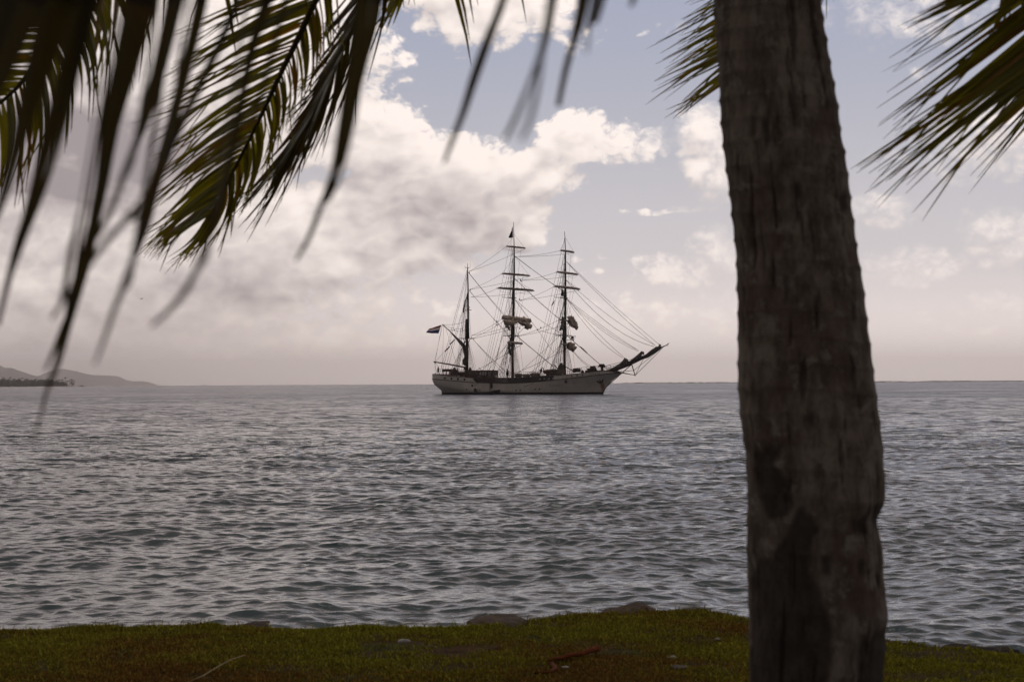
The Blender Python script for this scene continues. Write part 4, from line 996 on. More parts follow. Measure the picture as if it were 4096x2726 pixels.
b.put(p.inputs['Base Color'], b.mix(a1.outputs['Fac'], c1, c2)); p.inputs['Roughness'].default_value = .7; p.inputs['Specular IOR Level'].default_value = .02
tag(npmesh('grass', np.concatenate(VV), np.concatenate(FF), m, False, None, {'brown': np.concatenate(B1_), 'rnd': np.concatenate(B2_)}), 'short patchy green and brown grass on the bank above the water', 'grass', kind='stuff')
del VV, FF, parts_
# rocks
def rock(px0, px1, pyt, Yoff, hz_, lab, col, seed, nm='rock', dep=.35, group=None):
    x0, x1 = onz(px0, 2500, GZ), onz(px1, 2500, GZ); cx = at((px0+px1)/2, pyt, float(edgeY(x0.x))+Yoff)
    Y = cx.y; wd = (px1-px0)/F*Y/2; mb = MB(); n, k = 36, 30; vs = []
    for i in range(n+1):
        a_ = math.pi*i/n
        for j in range(k):
            t = 2*math.pi*j/k; v = Vector((math.sin(a_)*math.cos(t), math.sin(a_)*math.sin(t), math.cos(a_)))
            e_ = .8; v = Vector([math.copysign(abs(q)**e_, q) for q in v])
            f_ = 1+.30*mnoise.noise(v*1.3+Vector((seed*3.1, 0, 0)))+.12*mnoise.noise(v*3.3+Vector((seed, 2, 0)))+.07*mnoise.noise(v*8+Vector((seed, 5, 0)))
            vs.append((v.x*wd*f_, v.y*dep*f_, v.z*hz_*f_))
    mb.add(vs, [(i*k+j, i*k+(j+1) % k, (i+1)*k+(j+1) % k, (i+1)*k+j) for i in range(n) for j in range(k)])
    o = mb.build(nm, pmat('stone', tuple(c*.6 for c in col), .95, .55, 9, bump=1.0, spec=.1), None, True); o.location = (cx.x, Y, cx.z-hz_*.92)
    return tag(o, lab, 'rock', group)
rock(2415, 2640, 2428, .22, .10, 'largest grey-brown rock showing above the grass edge, in front of the water', (.17, .13, .105), 1)
rock(1880, 2130, 2470, .22, .06, 'low flat pale rock at the water edge left of the larger rock', (.20, .155, .125), 2)
rock(3740, 4130, 2592, .15, .13, 'dark wet rock at the end of the bank in the bottom right corner', (.06, .045, .038), 3)
rock(4120, 4500, 2610, .15, .16, 'second dark rock just beyond the right end of the bank', (.06, .045, .038), 4)
rock(925, 1075, 2505, .12, .028, 'tiny brown rock peeping over the left part of the grass edge', (.12, .09, .075), 5)
rock(3440, 3640, 2672, -.75, .06, 'flat brown stone sunk in the grass right beside the palm trunk foot', (.11, .08, .06), 6)
def litter(px, py, sz, col, nm, lab, cat, seed, flat=.35):
    c_ = onz(px, py, GZ+.02); mb = MB(); vs = []; n, k = 8, 9
    for i in range(n+1):
        for j in range(k):
            a_, t = math.pi*i/n, 2*math.pi*j/k; v = Vector((math.sin(a_)*math.cos(t), math.sin(a_)*math.sin(t)*.7, math.cos(a_)*flat))
            vs.append(v*sz*(1+.5*mnoise.noise(v*2+Vector((seed*5.1, 1, 0)))))
    mb.add(vs, [(i*k+j, i*k+(j+1) % k, (i+1)*k+(j+1) % k, (i+1)*k+j) for i in range(n) for j in range(k)])
    o = mb.build(nm, pmat('pale_stone', col, .8, .3, 20, bump=.3), None, True); o.location = c_; return tag(o, lab, cat)
litter(1616, 2565, .045, (.25, .25, .24), 'stone', 'pale grey pebble on the grass left of the driftwood', 'stone', 1)
litter(2262, 2668, .024, (.40, .38, .36), 'stone', 'small white pebble under the end of the red-brown leaf sheath', 'stone', 2)
litter(2690, 2628, .026, (.20, .21, .17), 'stone', 'grey-green pebble on the grass right of the leaf sheath', 'stone', 3)
litter(2870, 2555, .018, (.28, .28, .26), 'stone', 'tiny pale pebble near the left foot of the palm trunk', 'stone', 4)
litter(3620, 2570, .02, (.2, .19, .16), 'stone', 'tiny pale pebble on the grass right of the palm trunk', 'stone', 5)
litter(2720, 2675, .055, (.035, .025, .02), 'clod', 'dark clod of earth below the grey-green pebble', 'clod', 6)
# dead leaf sheath and a straw
sh_ = empty('dead_leaf', onz(2300, 2635, GZ+.03), 0, label='curled red-brown dead palm leaf sheath lying on the grass', cat='dead leaf')
c0 = onz(2300, 2635, GZ+.03); mb = MB(); vs = []; n = 26
path = [onz(x, y, GZ+.035)-c0 for x, y in ((2195, 2648), (2240, 2641), (2300, 2633), (2360, 2622), (2395, 2612))]
for i in range(n+1):
    t = i/n*4; a_ = min(3, int(t)); q = path[a_].lerp(path[a_+1], t-a_); wd = .012+.038*(i/n)**.8
    for j in range(7):
        th_ = -1.1+2.2*j/6; vs.append(q+Vector((0, math.sin(th_)*wd, math.cos(th_)*wd*.9+.003*math.sin(i*.7))))
mb.add(vs, [(i*7+j, i*7+j+1, i*7+8+j, i*7+7+j) for i in range(n) for j in range(6)])
o = mb.build('blade', pmat('dead_leaf_brown', (.13, .036, .012), .9, .6, 14, bump=.5, spec=.05), sh_, True); o.modifiers.new('t', 'SOLIDIFY').thickness = .006
MB().tube([onz(x, y, GZ+.03)-c0 for x, y in ((2205, 2650), (2225, 2672), (2200, 2688), (2130, 2690))], [.012, .014, .012, .005], 7, lump=.2).build('stem', pmat('dead_leaf_stem', (.10, .035, .014), .9, spec=.05), sh_, True)
P = [onz(x, y, GZ+.03+h_) for x, y, h_ in ((745, 2728, 0), (810, 2702, .02), (870, 2665, .035), (925, 2635, .04), (980, 2618, .03))]
tag(MB().tube(P, [.003, .0035, .003, .0025, .0015], 5).build('straw', pmat('dry_straw', (.30, .24, .12), .7), None, True), 'single dry straw stalk arching over the grass at the bottom left', 'straw')

# ================================================================== PALM
Lp = [(0, 2871), (200, 2881), (400, 2898), (560, 2905), (765, 2928), (1000, 2952), (1160, 2957), (1400, 2965), (1600, 2973), (1800, 2990), (2000, 2993), (2200, 2995), (2400, 3003), (2600, 3003), (2726, 3003)]
Rp = [(0, 3301), (200, 3327), (400, 3357), (560, 3376), (600, 3385), (765, 3410), (1000, 3440), (1160, 3468), (1400, 3493), (1600, 3513), (1800, 3533), (2000, 3545), (2040, 3540), (2070, 3526), (2130, 3523), (2200, 3535), (2400, 3555), (2500, 3560), (2600, 3556), (2726, 3545)]
TY = 5.0
pys = np.arange(-40, 2780, 6.0)
cxs, rad_, zs = [], [], []
for py in pys:
    l = np.interp(py, *zip(*Lp)); r_ = np.interp(py, *zip(*Rp))
    if py < 0: l += py*.09; r_ += py*.12
    a_, b_ = at(l, py, TY), at(r_, py, TY); cxs.append((a_.x+b_.x)/2); rad_.append((b_.x-a_.x)/2); zs.append((a_.z+b_.z)/2)
zs, cxs, rad_ = map(np.array, (zs[::-1], cxs[::-1], rad_[::-1]))
# continue down to the ground and up to the crown
zlow = np.arange(GZ-.15, zs[0]-.003, .004*1.5); zup = np.arange(zs[-1]+.01, 6.6, .02)
crad = np.concatenate([np.interp(zlow, [GZ-.15, GZ+.25, zs[0]], [.30, .215, rad_[0]]), rad_, np.interp(zup, [zs[-1], 6.6], [rad_[-1], .105])])
slope_ = (cxs[-1]-cxs[-60])/(zs[-1]-zs[-60])
ccx = np.concatenate([np.full(len(zlow), cxs[0]), cxs, cxs[-1]+(zup-zs[-1])*slope_*1.0-.012*(zup-zs[-1])**2])
cz = np.concatenate([zlow, zs, zup]); ccy = TY+.03*(cz-GZ)
NT = 320; th_ = np.linspace(0, 2*math.pi, NT, endpoint=False)
TH, CZ = np.meshgrid(th_, cz); CR = crad[:, None]*np.ones_like(TH)
ang = TH*.17*1.0
def fbmc(sx, sz, seed, octv=4):      # noise that wraps round the trunk (angles doubled symmetrically)
    u = np.cos(TH)*sx; v = np.sin(TH)*sx
    return .5*fbm2(u+50, CZ*sz+v*.7+20, seed, octv)+.5*fbm2(v+80, CZ*sz-u*.7+40, seed+1, octv)
ringz = CZ+.02*np.sin(TH+1)+.03*(fbmc(1.2, 1.0, 71, 3)-.5)
spc = .072+.02*np.interp(CZ, [1, 4], [1, 0]); phs = ringz/spc
ring = np.abs((phs % 1)-.5)*2; ring = ring**3*np.interp(CZ, [1.5, 2.6, 4], [.25, .7, 1.0])*(.45+.9*fbmc(1.5, 2, 75, 3))
fis = .55*fbmc(17, 4.5, 77, 4)+.45*fbmc(9, 9.0, 97, 3); fiss = sstep(fis, .43, .35)
gr = fbmc(34, 5, 79, 3); lump_ = fbmc(2.2, 5.0, 81, 4)-.5
disp = .0058*ring*(fbmc(3,4,95,3)>.0)+.024*lump_-.008*fiss+.005*(gr-.5)
# scars and stripped patches given as photo outlines on the visible face
def inpoly(px, py, poly):
    ins = np.zeros(px.shape, bool); n = len(poly)
    for i in range(n):
        x1, y1 = poly[i]; x2, y2 = poly[(i+1) % n]
        c_ = ((y1 > py) != (y2 > py)) & (px < (x2-x1)*(py-y1)/((y2-y1) if y2 != y1 else 1e-9)+x1); ins ^= c_
    return ins
PX = ccx[:, None]-np.cos(TH)*CR*-1*1.0; PYc = ccy[:, None]+np.sin(TH)*CR
cmi = np.array(CM.transposed())
rel_ = np.stack([PX-EYE.x, PYc-EYE.y, CZ-EYE.z], -1) @ cmi.T
ipx = CX-F*rel_[..., 0]/rel_[..., 2]; ipy = CY+F*rel_[..., 1]/rel_[..., 2]
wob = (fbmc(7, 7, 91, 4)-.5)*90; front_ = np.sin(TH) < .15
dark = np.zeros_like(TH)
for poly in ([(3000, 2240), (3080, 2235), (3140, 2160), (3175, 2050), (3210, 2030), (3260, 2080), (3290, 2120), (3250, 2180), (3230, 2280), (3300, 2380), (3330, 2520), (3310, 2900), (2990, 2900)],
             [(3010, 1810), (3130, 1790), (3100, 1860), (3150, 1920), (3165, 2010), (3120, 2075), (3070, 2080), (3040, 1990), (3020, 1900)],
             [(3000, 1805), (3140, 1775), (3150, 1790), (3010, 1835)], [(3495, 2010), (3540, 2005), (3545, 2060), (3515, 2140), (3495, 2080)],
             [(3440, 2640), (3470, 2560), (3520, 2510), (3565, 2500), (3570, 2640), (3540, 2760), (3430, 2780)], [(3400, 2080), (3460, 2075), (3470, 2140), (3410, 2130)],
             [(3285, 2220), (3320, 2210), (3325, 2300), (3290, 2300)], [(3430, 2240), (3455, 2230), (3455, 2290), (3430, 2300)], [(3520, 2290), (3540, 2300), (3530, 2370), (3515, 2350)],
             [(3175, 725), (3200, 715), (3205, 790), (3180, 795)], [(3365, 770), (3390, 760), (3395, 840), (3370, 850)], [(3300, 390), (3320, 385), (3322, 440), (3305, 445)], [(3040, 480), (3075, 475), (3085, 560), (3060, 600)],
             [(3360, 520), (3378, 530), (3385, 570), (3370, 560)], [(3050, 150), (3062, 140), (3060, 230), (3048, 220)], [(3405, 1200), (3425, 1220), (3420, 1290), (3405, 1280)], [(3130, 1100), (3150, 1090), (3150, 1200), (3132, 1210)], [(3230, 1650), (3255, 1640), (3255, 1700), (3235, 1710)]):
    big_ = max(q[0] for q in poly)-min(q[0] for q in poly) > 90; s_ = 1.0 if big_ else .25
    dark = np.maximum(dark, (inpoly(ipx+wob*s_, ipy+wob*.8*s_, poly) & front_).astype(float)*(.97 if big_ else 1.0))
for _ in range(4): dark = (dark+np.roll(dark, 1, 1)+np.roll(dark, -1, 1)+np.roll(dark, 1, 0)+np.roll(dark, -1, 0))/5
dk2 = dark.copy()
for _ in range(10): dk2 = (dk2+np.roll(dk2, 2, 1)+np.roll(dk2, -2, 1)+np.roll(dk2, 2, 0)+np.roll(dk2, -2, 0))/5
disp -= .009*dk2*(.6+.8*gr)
Rr = CR+disp
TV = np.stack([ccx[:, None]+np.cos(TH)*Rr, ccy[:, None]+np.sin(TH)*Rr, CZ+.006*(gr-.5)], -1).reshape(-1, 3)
m, b, p = newmat('palm_bark')
tb_ = b.n('ShaderNodeNewGeometry').outputs['Position']; mpb = b.n('ShaderNodeMapping'); b.put(mpb.inputs[0], tb_); mpb.inputs['Scale'].default_value = (1, 1, .38)
d_ = b.n('ShaderNodeAttribute', attribute_name='dark').outputs['Fac']; f_ = b.n('ShaderNodeAttribute', attribute_name='fis').outputs['Fac']
c1 = b.mix(b.mr(b.noise(mpb.outputs[0], 22, 6, .7), .35, .68, 0, 1), (.105, .088, .074, 1), (.26, .232, .20, 1))
c1 = b.mix(b.mr(b.noise(tb_, 5, 4, .6), .45, .7, 0, .7), c1, (.10, .068, .054, 1))
c1 = b.mix(b.mr(b.noise(tb_, 17, 5, .7), .52, .66, 0, .75), c1, (.28, .275, .235, 1))
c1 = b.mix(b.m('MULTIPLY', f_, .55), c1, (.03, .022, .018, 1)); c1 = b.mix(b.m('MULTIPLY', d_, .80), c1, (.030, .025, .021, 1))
b.put(p.inputs['Base Color'], c1); p.inputs['Roughness'].default_value = .9; p.inputs['Specular IOR Level'].default_value = .2
bp = b.n('ShaderNodeBump'); bp.inputs['Distance'].default_value = .006; b.put(bp.inputs['Height'], b.noise(mpb.outputs[0], 60, 5, .7)); b.put(p.inputs['Normal'], bp.outputs[0])
palm = empty('coconut_palm', (float(ccx[0]), TY, GZ), 0, label='large coconut palm with a thick dark scarred trunk leaning over the shore at the right', cat='palm tree')
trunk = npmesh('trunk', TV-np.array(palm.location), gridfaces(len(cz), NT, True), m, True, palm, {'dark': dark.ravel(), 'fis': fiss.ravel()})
CROWN = Vector((float(ccx[-1]), float(ccy[-1]), 6.6))
bpy.context.view_layer.update()

def leafmat(name, c_top, c_brown, tr):
    m, b, p = newmat(name)
    a_ = b.n('ShaderNodeAttribute', attribute_name='tip').outputs['Fac']; r_ = b.n('ShaderNodeAttribute', attribute_name='rnd').outputs['Fac']
    c_ = b.mix(r_, c4(c_top), c4(tuple(x*.6 for x in c_top))); c_ = b.mix(b.mr(r_, .86, .95, 0, .75), c_, c4(c_brown)); c_ = b.mix(b.mr(a_, .72, 1.0, 0, .9), c_, c4(tuple(x*.4 for x in c_brown)))
    nz = b.n('ShaderNodeTexCoord').outputs['Object']; c_ = b.mix(b.mr(b.noise(nz, 14, 3, .6), .6, .75, 0, .5), c_, c4(c_brown))
    b.put(p.inputs['Base Color'], c_); p.inputs['Roughness'].default_value = .42; p.inputs['Specular IOR Level'].default_value = .35
    t_ = b.n('ShaderNodeBsdfTranslucent'); b.put(t_.inputs[0], b.mix(1.0, c_, (1.5, 1.25, .35, 1), 'MULTIPLY'))
    mx = b.n('ShaderNodeMixShader'); mx.inputs[0].default_value = tr; b.put(mx.inputs[1], p.outputs[0]); b.put(mx.inputs[2], t_.outputs[0])
    b.put(m.node_tree.nodes['Material Output'].inputs[0], mx.outputs[0]); return m
M_leaf = leafmat('palm_leaflet', (.165, .172, .022), (.21, .115, .02), .64)
M_leafd = leafmat('palm_leaflet_dark', (.060, .050, .016), (.09, .04, .015), .4)  # darker, browner and less translucent leaflet colour
M_rach = pmat('rachis_green_brown', (.075, .06, .022), .6, .4, 5)
class Leaves:
    def __init__(s): s.V = []; s.F = []; s.t = []; s.r = []; s.n = 0
    def add(s, P, wd, face, seg=12, fold=.35, rnd=0.0):
        """ribbon along control points P (Vectors), full width wd[i] at each, folded along its midrib"""
        P = [Vector(q) for q in P]; k = len(P)
        us = np.linspace(0, 1, seg+1); pts = []
        for u in us:     # Catmull-Rom
            t = u*(k-1); i = min(k-2, int(t)); f = t-i
            p0, p1, p2, p3 = P[max(0, i-1)], P[i], P[i+1], P[min(k-1, i+2)]
            pts.append(.5*((2*p1)+(p2-p0)*f+(2*p0-5*p1+4*p2-p3)*f*f+(3*p1-p0-3*p2+p3)*f**3))
        ws = np.interp(us, np.linspace(0, 1, len(wd)), wd)
        for i, q in enumerate(pts):
            T = (pts[min(i+1, seg)]-pts[max(i-1, 0)]).normalized(); S = T.cross(face); S = S.normalized() if S.length > 1e-6 else Vector((1, 0, 0)); N = S.cross(T)
            h = ws[i]/2; s.V += [tuple(q-S*h*.94-N*h*fold), tuple(q), tuple(q+S*h*.94-N*h*fold)]; s.t += [us[i]]*3; s.r += [rnd]*3
        o = s.n
        for i in range(seg):
            for j in (0, 1): s.F.append((o+i*3+j, o+i*3+j+1, o+i*3+4+j, o+i*3+3+j))
        s.n += (seg+1)*3
    def build(s, name, mat, parent):
        inv = np.array(parent.matrix_world.translation)
        return npmesh(name, np.array(s.V)-inv, np.array(s.F), mat, True, parent, {'tip': np.array(s.t), 'rnd': np.array(s.r)})
def frond(name, spine, depth, sides, npairs, mat=None, rr_=(.016, .004), lw_=.042, seed=0, base=None, jit=.12):
    """spine: photo points of the rachis; depth: (start, end) metres; sides: list of keyed (t, d1, d2, L) giving leaflet directions and lengths in photo pixels"""
    r = random.Random(seed); n = len(spine); lv = Leaves()
    def sp_(t):
        f = t*(n-1); i = min(n-2, int(f)); f -= i
        p0, p1, p2, p3 = [np.array(spine[max(0, min(n-1, i+k))], float) for k in (-1, 0, 1, 2)]
        q = .5*((2*p1)+(p2-p0)*f+(2*p0-5*p1+4*p2-p3)*f*f+(3*p1-p0-3*p2+p3)*f**3); return q
    D = lambda t: depth[0]+(depth[1]-depth[0])*t
    for si, keys in enumerate(sides):
        kt = [k[0] for k in keys]
        for i in range(npairs):
            t = (i+.5+r.uniform(-.3, .3)+.5*si)/npairs
            if t > 1: continue
            q = sp_(t); I = lambda j: np.array([np.interp(t, kt, [k[1+j][c] for k in keys]) for c in (0, 1)])
            d1 = I(0); d2 = I(1); L = float(np.interp(t, kt, [k[3] for k in keys]))*r.uniform(1-jit, 1+jit)
            aj = r.gauss(0, .05); rot = np.array([[math.cos(aj), -math.sin(aj)], [math.sin(aj), math.cos(aj)]]); d1 = rot @ d1; d2 = rot @ (d2+np.array([r.gauss(0, .05), r.gauss(0, .05)]))
            d1 /= np.linalg.norm(d1); d2 /= np.linalg.norm(d2)
            p1 = q+d1*L*.33; p2 = p1+(d1*.45+d2*.55)*L*.33; p3 = p2+d2*L*.34
            dd = r.uniform(-.35, .35)+(.2 if si else -.2); Y0 = D(t); P = [at(*q, Y0), at(*p1, Y0+dd*.4), at(*p2, Y0+dd*.8), at(*p3, Y0+dd)]
            wpx = lw_*r.uniform(.75, 1.15); fv = Vector((r.gauss(0, .45), -1, r.gauss(.1, .45))).normalized()
            lv.add(P, [wpx*.45, wpx*.95, wpx, wpx*.8, wpx*.45, wpx*.2, .0015], fv, 11, r.uniform(.2, .6), r.random())
            if r.random() < .6:      # frayed tip
                P2 = [P[2], P[3]+Vector((r.uniform(-.05, .05), 0, r.uniform(-.07, .03)))]; lv.add(P2, [.008, .006, .001], fv, 5, .2, r.random())
    leaves = lv.build(name, mat or M_leaf, palm)
    pts = [at(*sp_(t), D(t)) for t in np.linspace(0, 1, 16)]
    if base is not False:
        b0 = CROWN; mid = b0.lerp(pts[0], .5)+Vector((0, 0, .45*(b0-pts[0]).length*.4))
        ex_ = [b0.lerp(mid, u).lerp(mid.lerp(pts[0], u), u) for u in np.linspace(0, 1, 12)][:-1]
    else: ex_ = []
    allp = [q-Vector(palm.location) for q in ex_+pts]; rad = list(np.linspace(.04, rr_[0], len(ex_)))+list(np.linspace(rr_[0], rr_[1], len(pts)))
    MB().tube(allp, rad, 7).build('rachis', M_rach, leaves, True)
    if ex_:           # leaflets on the part of the frond above the picture
        lv2 = Leaves()
        for i in range(2, 11):
            for k in range(5):
                q = ex_[min(i, len(ex_)-1)].lerp(ex_[min(i+1, len(ex_)-1)], k/5)
                for s in (-1, 1):
                    Tn = (pts[0]-b0).normalized(); Sd = Tn.cross(Vector((0, 0, 1))).normalized()*s; L = .75*(.5+.5*i/10)
                    lv2.add([q, q+Sd*L*.4+Tn*L*.2, q+Sd*L*.7+Tn*L*.4-Vector((0, 0, L*.25)), q+Sd*L*.8+Tn*L*.45-Vector((0, 0, L*.6))], [.02, .04, .03, .003], Vector((0, 0, 1)), 6, .3, r.random())
        lv2.build('upper_leaflets', mat or M_leaf, palm).parent = leaves
        o2 = [c_ for c_ in leaves.children if c_.name.startswith('upper')][0]; o2.location = (0, 0, 0)
    return leaves
# A: the frond in focus in the upper left
frond('frond', [(1330, -120), (1263, 0), (1203, 134), (1136, 268), (1082, 382), (1029, 496), (975, 603), (908, 737), (875, 800), (830, 865)], (7.6, 8.4),
      [[(0, (-.93, .30), (-.88, .48), 640), (.25, (-.90, .42), (-.85, .55), 600), (.5, (-.86, .5), (-.78, .62), 520), (.75, (-.82, .57), (-.70, .72), 430), (1, (-.85, .5), (-.78, .65), 230)],
       [(0, (.12, .99), (-.05, .99), 300), (.25, (.16, .98), (-.15, .98), 280), (.5, (.16, .98), (-.28, .96), 280), (.75, (-.05, .99), (-.5, .86), 290), (1, (-.5, .86), (-.8, .55), 260)]], 80, seed=1, lw_=.0185)
# A2: a second frond close behind it, hanging to the right
frond('frond', [(1560, -260), (1490, -80), (1420, 90), (1350, 240), (1280, 370), (1210, 500), (1150, 600)], (8.0, 8.8),
      [[(0, (-.55, .83), (-.62, .78), 420), (.5, (-.45, .9), (-.6, .8), 420), (1, (-.55, .83), (-.66, .75), 330)],
       [(0, (.0, 1), (-.38, .92), 460), (.5, (-.15, .98), (-.40, .9), 430), (1, (-.4, .9), (-.6, .8), 360)]], 36, M_leafd, seed=2, lw_=.022)
# B: upper left corner
frond('frond', [(420, -240), (340, -110), (275, 0), (215, 115), (150, 225), (90, 325), (0, 412), (-160, 520), (-330, 600)], (7.0, 7.4),
      [[(0, (.55, .83), (.0, 1), 560), (.2, (.5, .86), (-.05, .99), 470), (.35, (.35, .93), (-.1, .99), 420), (.6, (.15, .98), (-.2, .97), 430), (1, (0, 1), (-.3, .9), 400)],
       [(0, (-.9, .2), (-.85, .5), 420), (.5, (-.93, .05), (-.95, .3), 380), (1, (-.9, .2), (-.8, .5), 330)]], 44, seed=3, lw_=.024)
frond('frond', [(700, -420), (620, -300), (520, -190), (400, -90)], (7.2, 7.4),
      [[(0, (.1, .99), (-.08, .99), 420), (.5, (.05, 1), (-.12, .99), 520), (1, (-.05, 1), (-.2, .97), 440)], [(0, (-.5, .8), (-.3, .95), 280), (1, (-.5, .8), (-.3, .95), 260)]], 12, seed=4, lw_=.026, rr_=(.012, .004))
# G: a few tips right of A
frond('frond', [(1760, -420), (1690, -270), (1620, -120), (1590, -60)], (8.2, 8.5),
      [[(0, (-.3, .95), (-.5, .86), 240), (1, (-.3, .95), (-.55, .83), 220)], [(0, (.1, .98), (-.2, .95), 200), (1, (-.1, .98), (-.35, .93), 190)]], 8, seed=5, lw_=.034)
# E: right-hand frond, rachis beyond the frame
frond('frond', [(4760, -980), (4640, -700), (4550, -460), (4470, -240), (4400, -50), (4350, 120), (4330, 250)], (6.3, 6.6),
      [[(0, (-.80, .58), (-.88, .46), 1000), (.4, (-.80, .60), (-.84, .54), 1120), (.65, (-.79, .61), (-.80, .60), 1060), (.87, (-.80, .60), (-.78, .63), 980), (.93, (-.80, .58), (-.72, .70), 760), (1, (-.68, .73), (-.70, .72), 540)],
       [(0, (.5, .86), (0, 1), 600), (1, (.2, .97), (-.2, .97), 300)]], 66, seed=6, lw_=.025)
frond('frond', [(4900, -700), (4760, -440), (4640, -220), (4540, -40), (4470, 90)], (7.6, 7.9),
      [[(0, (-.85, .45), (-.8, .6), 860), (.5, (-.82, .58), (-.74, .68), 860), (1, (-.72, .69), (-.70, .7), 760)], [(0, (.4, .9), (0, 1), 400), (1, (.2, .97), (-.2, .97), 280)]], 30, M_leafd, seed=7, lw_=.026)
frond('frond', [(4300, -640), (4230, -460), (4150, -300), (4080, -170), (4020, -90)], (6.0, 6.2),
      [[(0, (-.8, .5), (-.85, .5), 430), (1, (-.8, .45), (-.88, .45), 400)], [(0, (.1, .98), (-.3, .95), 360), (1, (-.2, .97), (-.45, .9), 330)]], 13, seed=8, lw_=.032)
# F: behind the trunk
frond('frond', [(3330, -560), (3260, -360), (3190, -180), (3130, -20), (3090, 110), (3070, 210)], (8.2, 8.6),
      [[(0, (-.8, .5), (-.8, .6), 500), (.5, (-.82, .52), (-.86, .5), 540), (.8, (-.86, .48), (-.86, .5), 500), (1, (-.80, .55), (-.76, .64), 430)],
       [(0, (.75, .65), (.0, 1), 260), (.45, (.75, .66), (-.35, .93), 330), (1, (.3, .9), (-.2, .95), 160)]], 56, seed=9, lw_=.027)

# near fronds overhead: long leaflets hanging close to the lens
def near(name, spine, leaflets, mat, seed):
    r = random.Random(seed); lv = Leaves()
    for (dep, w_, pts) in leaflets:
        P = [at(x, y, dep) for x, y in pts]; wd = [w*1.1*dep/F for w in w_]
        lv.add(P, wd, Vector((r.uniform(-.2, .2), -1, r.uniform(-.2, .2))).normalized(), 22, .25, r.random()*.8)
        # root the leaflet on the rachis above the frame
        x0, y0 = pts[0]; xr = x0+(y0-spine[0][1])*.18; q = at(xr, np.interp(xr, [p_[0] for p_ in spine], [p_[1] for p_ in spine]), spine_depth(xr, spine))
        lv.add([q, q.lerp(P[0], .5)+Vector((0, 0, .005)), P[0], P[1]], [wd[0]*.5, wd[0], wd[0], wd[1]], Vector((0, -1, 0)), 8, .25, r.random()*.8)
    lf = lv.build(name, mat, palm)
    pts = [at(x, y, z) for x, y, z in spine]
    b0 = CROWN; mid = b0.lerp(pts[-1], .5)+Vector((0, 0, .9)); ex_ = [b0.lerp(mid, u).lerp(mid.lerp(pts[-1], u), u) for u in np.linspace(0, 1, 14)][:-1]
    al = [q-Vector(palm.location) for q in ex_+pts[::-1]]; MB().tube(al, list(np.linspace(.035, .006, len(al))), 7).build('rachis', M_rach, lf, True)
    return lf
def spine_depth(x, spine): return float(np.interp(x, [p_[0] for p_ in spine], [p_[2] for p_ in spine]))
SP1 = [(-500, -420, 1.75), (0, -480, 1.75), (600, -540, 1.75), (1200, -620, 1.75), (1700, -720, 1.8)]
near('frond', SP1, [
 (1.75, [100, 120, 100, 72, 52, 44, 50, 50, 36, 26, 14, 6], [(600, -150), (555, 20), (500, 260), (440, 500), (408, 720), (372, 900), (340, 1040), (300, 1170), (268, 1300), (230, 1450), (185, 1570), (130, 1790)]),
 (1.75, [14, 20, 18, 8], [(280, 1230), (250, 1310), (215, 1400), (178, 1482)]),
 (1.4, [10, 22, 26, 24, 8], [(320, 840), (300, 930), (278, 1040), (262, 1140), (236, 1230)]),
 (1.75, [70, 72, 60, 46, 26, 18], [(730, -150), (692, 20), (640, 250), (592, 430), (550, 560), (500, 680)]),
 (1.35, [20, 26, 24, 24, 22], [(545, 560), (495, 700), (450, 820), (400, 920), (325, 1030)]),
 (1.75, [50, 52, 46, 46, 58, 44, 34, 28], [(830, -140), (800, 20), (748, 250), (702, 430), (662, 600), (618, 740), (582, 900), (536, 1020)]),
 (1.3, [24, 26, 22, 18, 8], [(536, 1020), (495, 1140), (455, 1240), (418, 1350), (378, 1458)]),
 (1.75, [22, 34, 34, 30, 24], [(1000, -120), (880, 170), (792, 350), (722, 500), (655, 640)]),
 (1.3, [18, 24, 22, 16], [(640, 720), (500, 880), (380, 1020), (205, 1275)]),
 (1.75, [44, 46, 38, 30, 26, 22, 20], [(1100, -140), (1062, 20), (1012, 180), (970, 380), (930, 600), (888, 800), (842, 930)]),
 (1.25, [20, 24, 24, 22, 10], [(850, 900), (790, 1070), (735, 1170), (680, 1235), (603, 1305)]),
 (1.75, [26, 24, 20, 16, 6], [(1170, -120), (1138, 20), (1100, 160), (1058, 330), (1000, 525)]),
 (1.75, [90, 92, 66, 44, 36, 20], [(1515, -150), (1484, 10), (1440, 240), (1402, 430), (1378, 560), (1335, 690)]),
 (1.6, [24, 22, 20, 18, 8], [(1335, 690), (1290, 810), (1240, 940), (1208, 1000), (1182, 1045)]),
 (1.4, [12, 18, 20, 18, 8], [(1470, 120), (1425, 420), (1385, 600), (1352, 720), (1312, 810)]),
], M_leafd, 11)
SP2 = [(-600, -300, 1.5), (-200, -380, 1.5), (200, -450, 1.5), (600, -560, 1.55), (1100, -760, 1.6)]
near('frond', SP2, [
 (1.6, [110, 110, 84, 60, 44, 36, 30, 18], [(380, -150), (335, 10), (268, 300), (205, 500), (152, 700), (105, 870), (62, 1000), (-10, 1300)]),
 (1.55, [150, 165, 95, 50, 34, 18], [(280, -150), (230, 0), (130, 340), (60, 600), (0, 820), (-60, 950)]),
 (1.5, [150, 160, 120, 70, 30], [(150, -150), (90, 0), (20, 200), (-40, 380), (-100, 520)]),
 (1.5, [150, 150, 90, 40], [(20, -150), (-20, 20), (-80, 250), (-140, 420)]),
 (1.6, [36, 40, 34, 28, 26, 22, 12], [(390, -120), (345, 40), (292, 330), (222, 600), (155, 800), (92, 960), (10, 1200)]),
], M_leafd, 12)
SP3 = [(1500, -520, 1.55), (1900, -560, 1.55), (2200, -600, 1.55), (2600, -650, 1.6), (2900, -700, 1.7)]
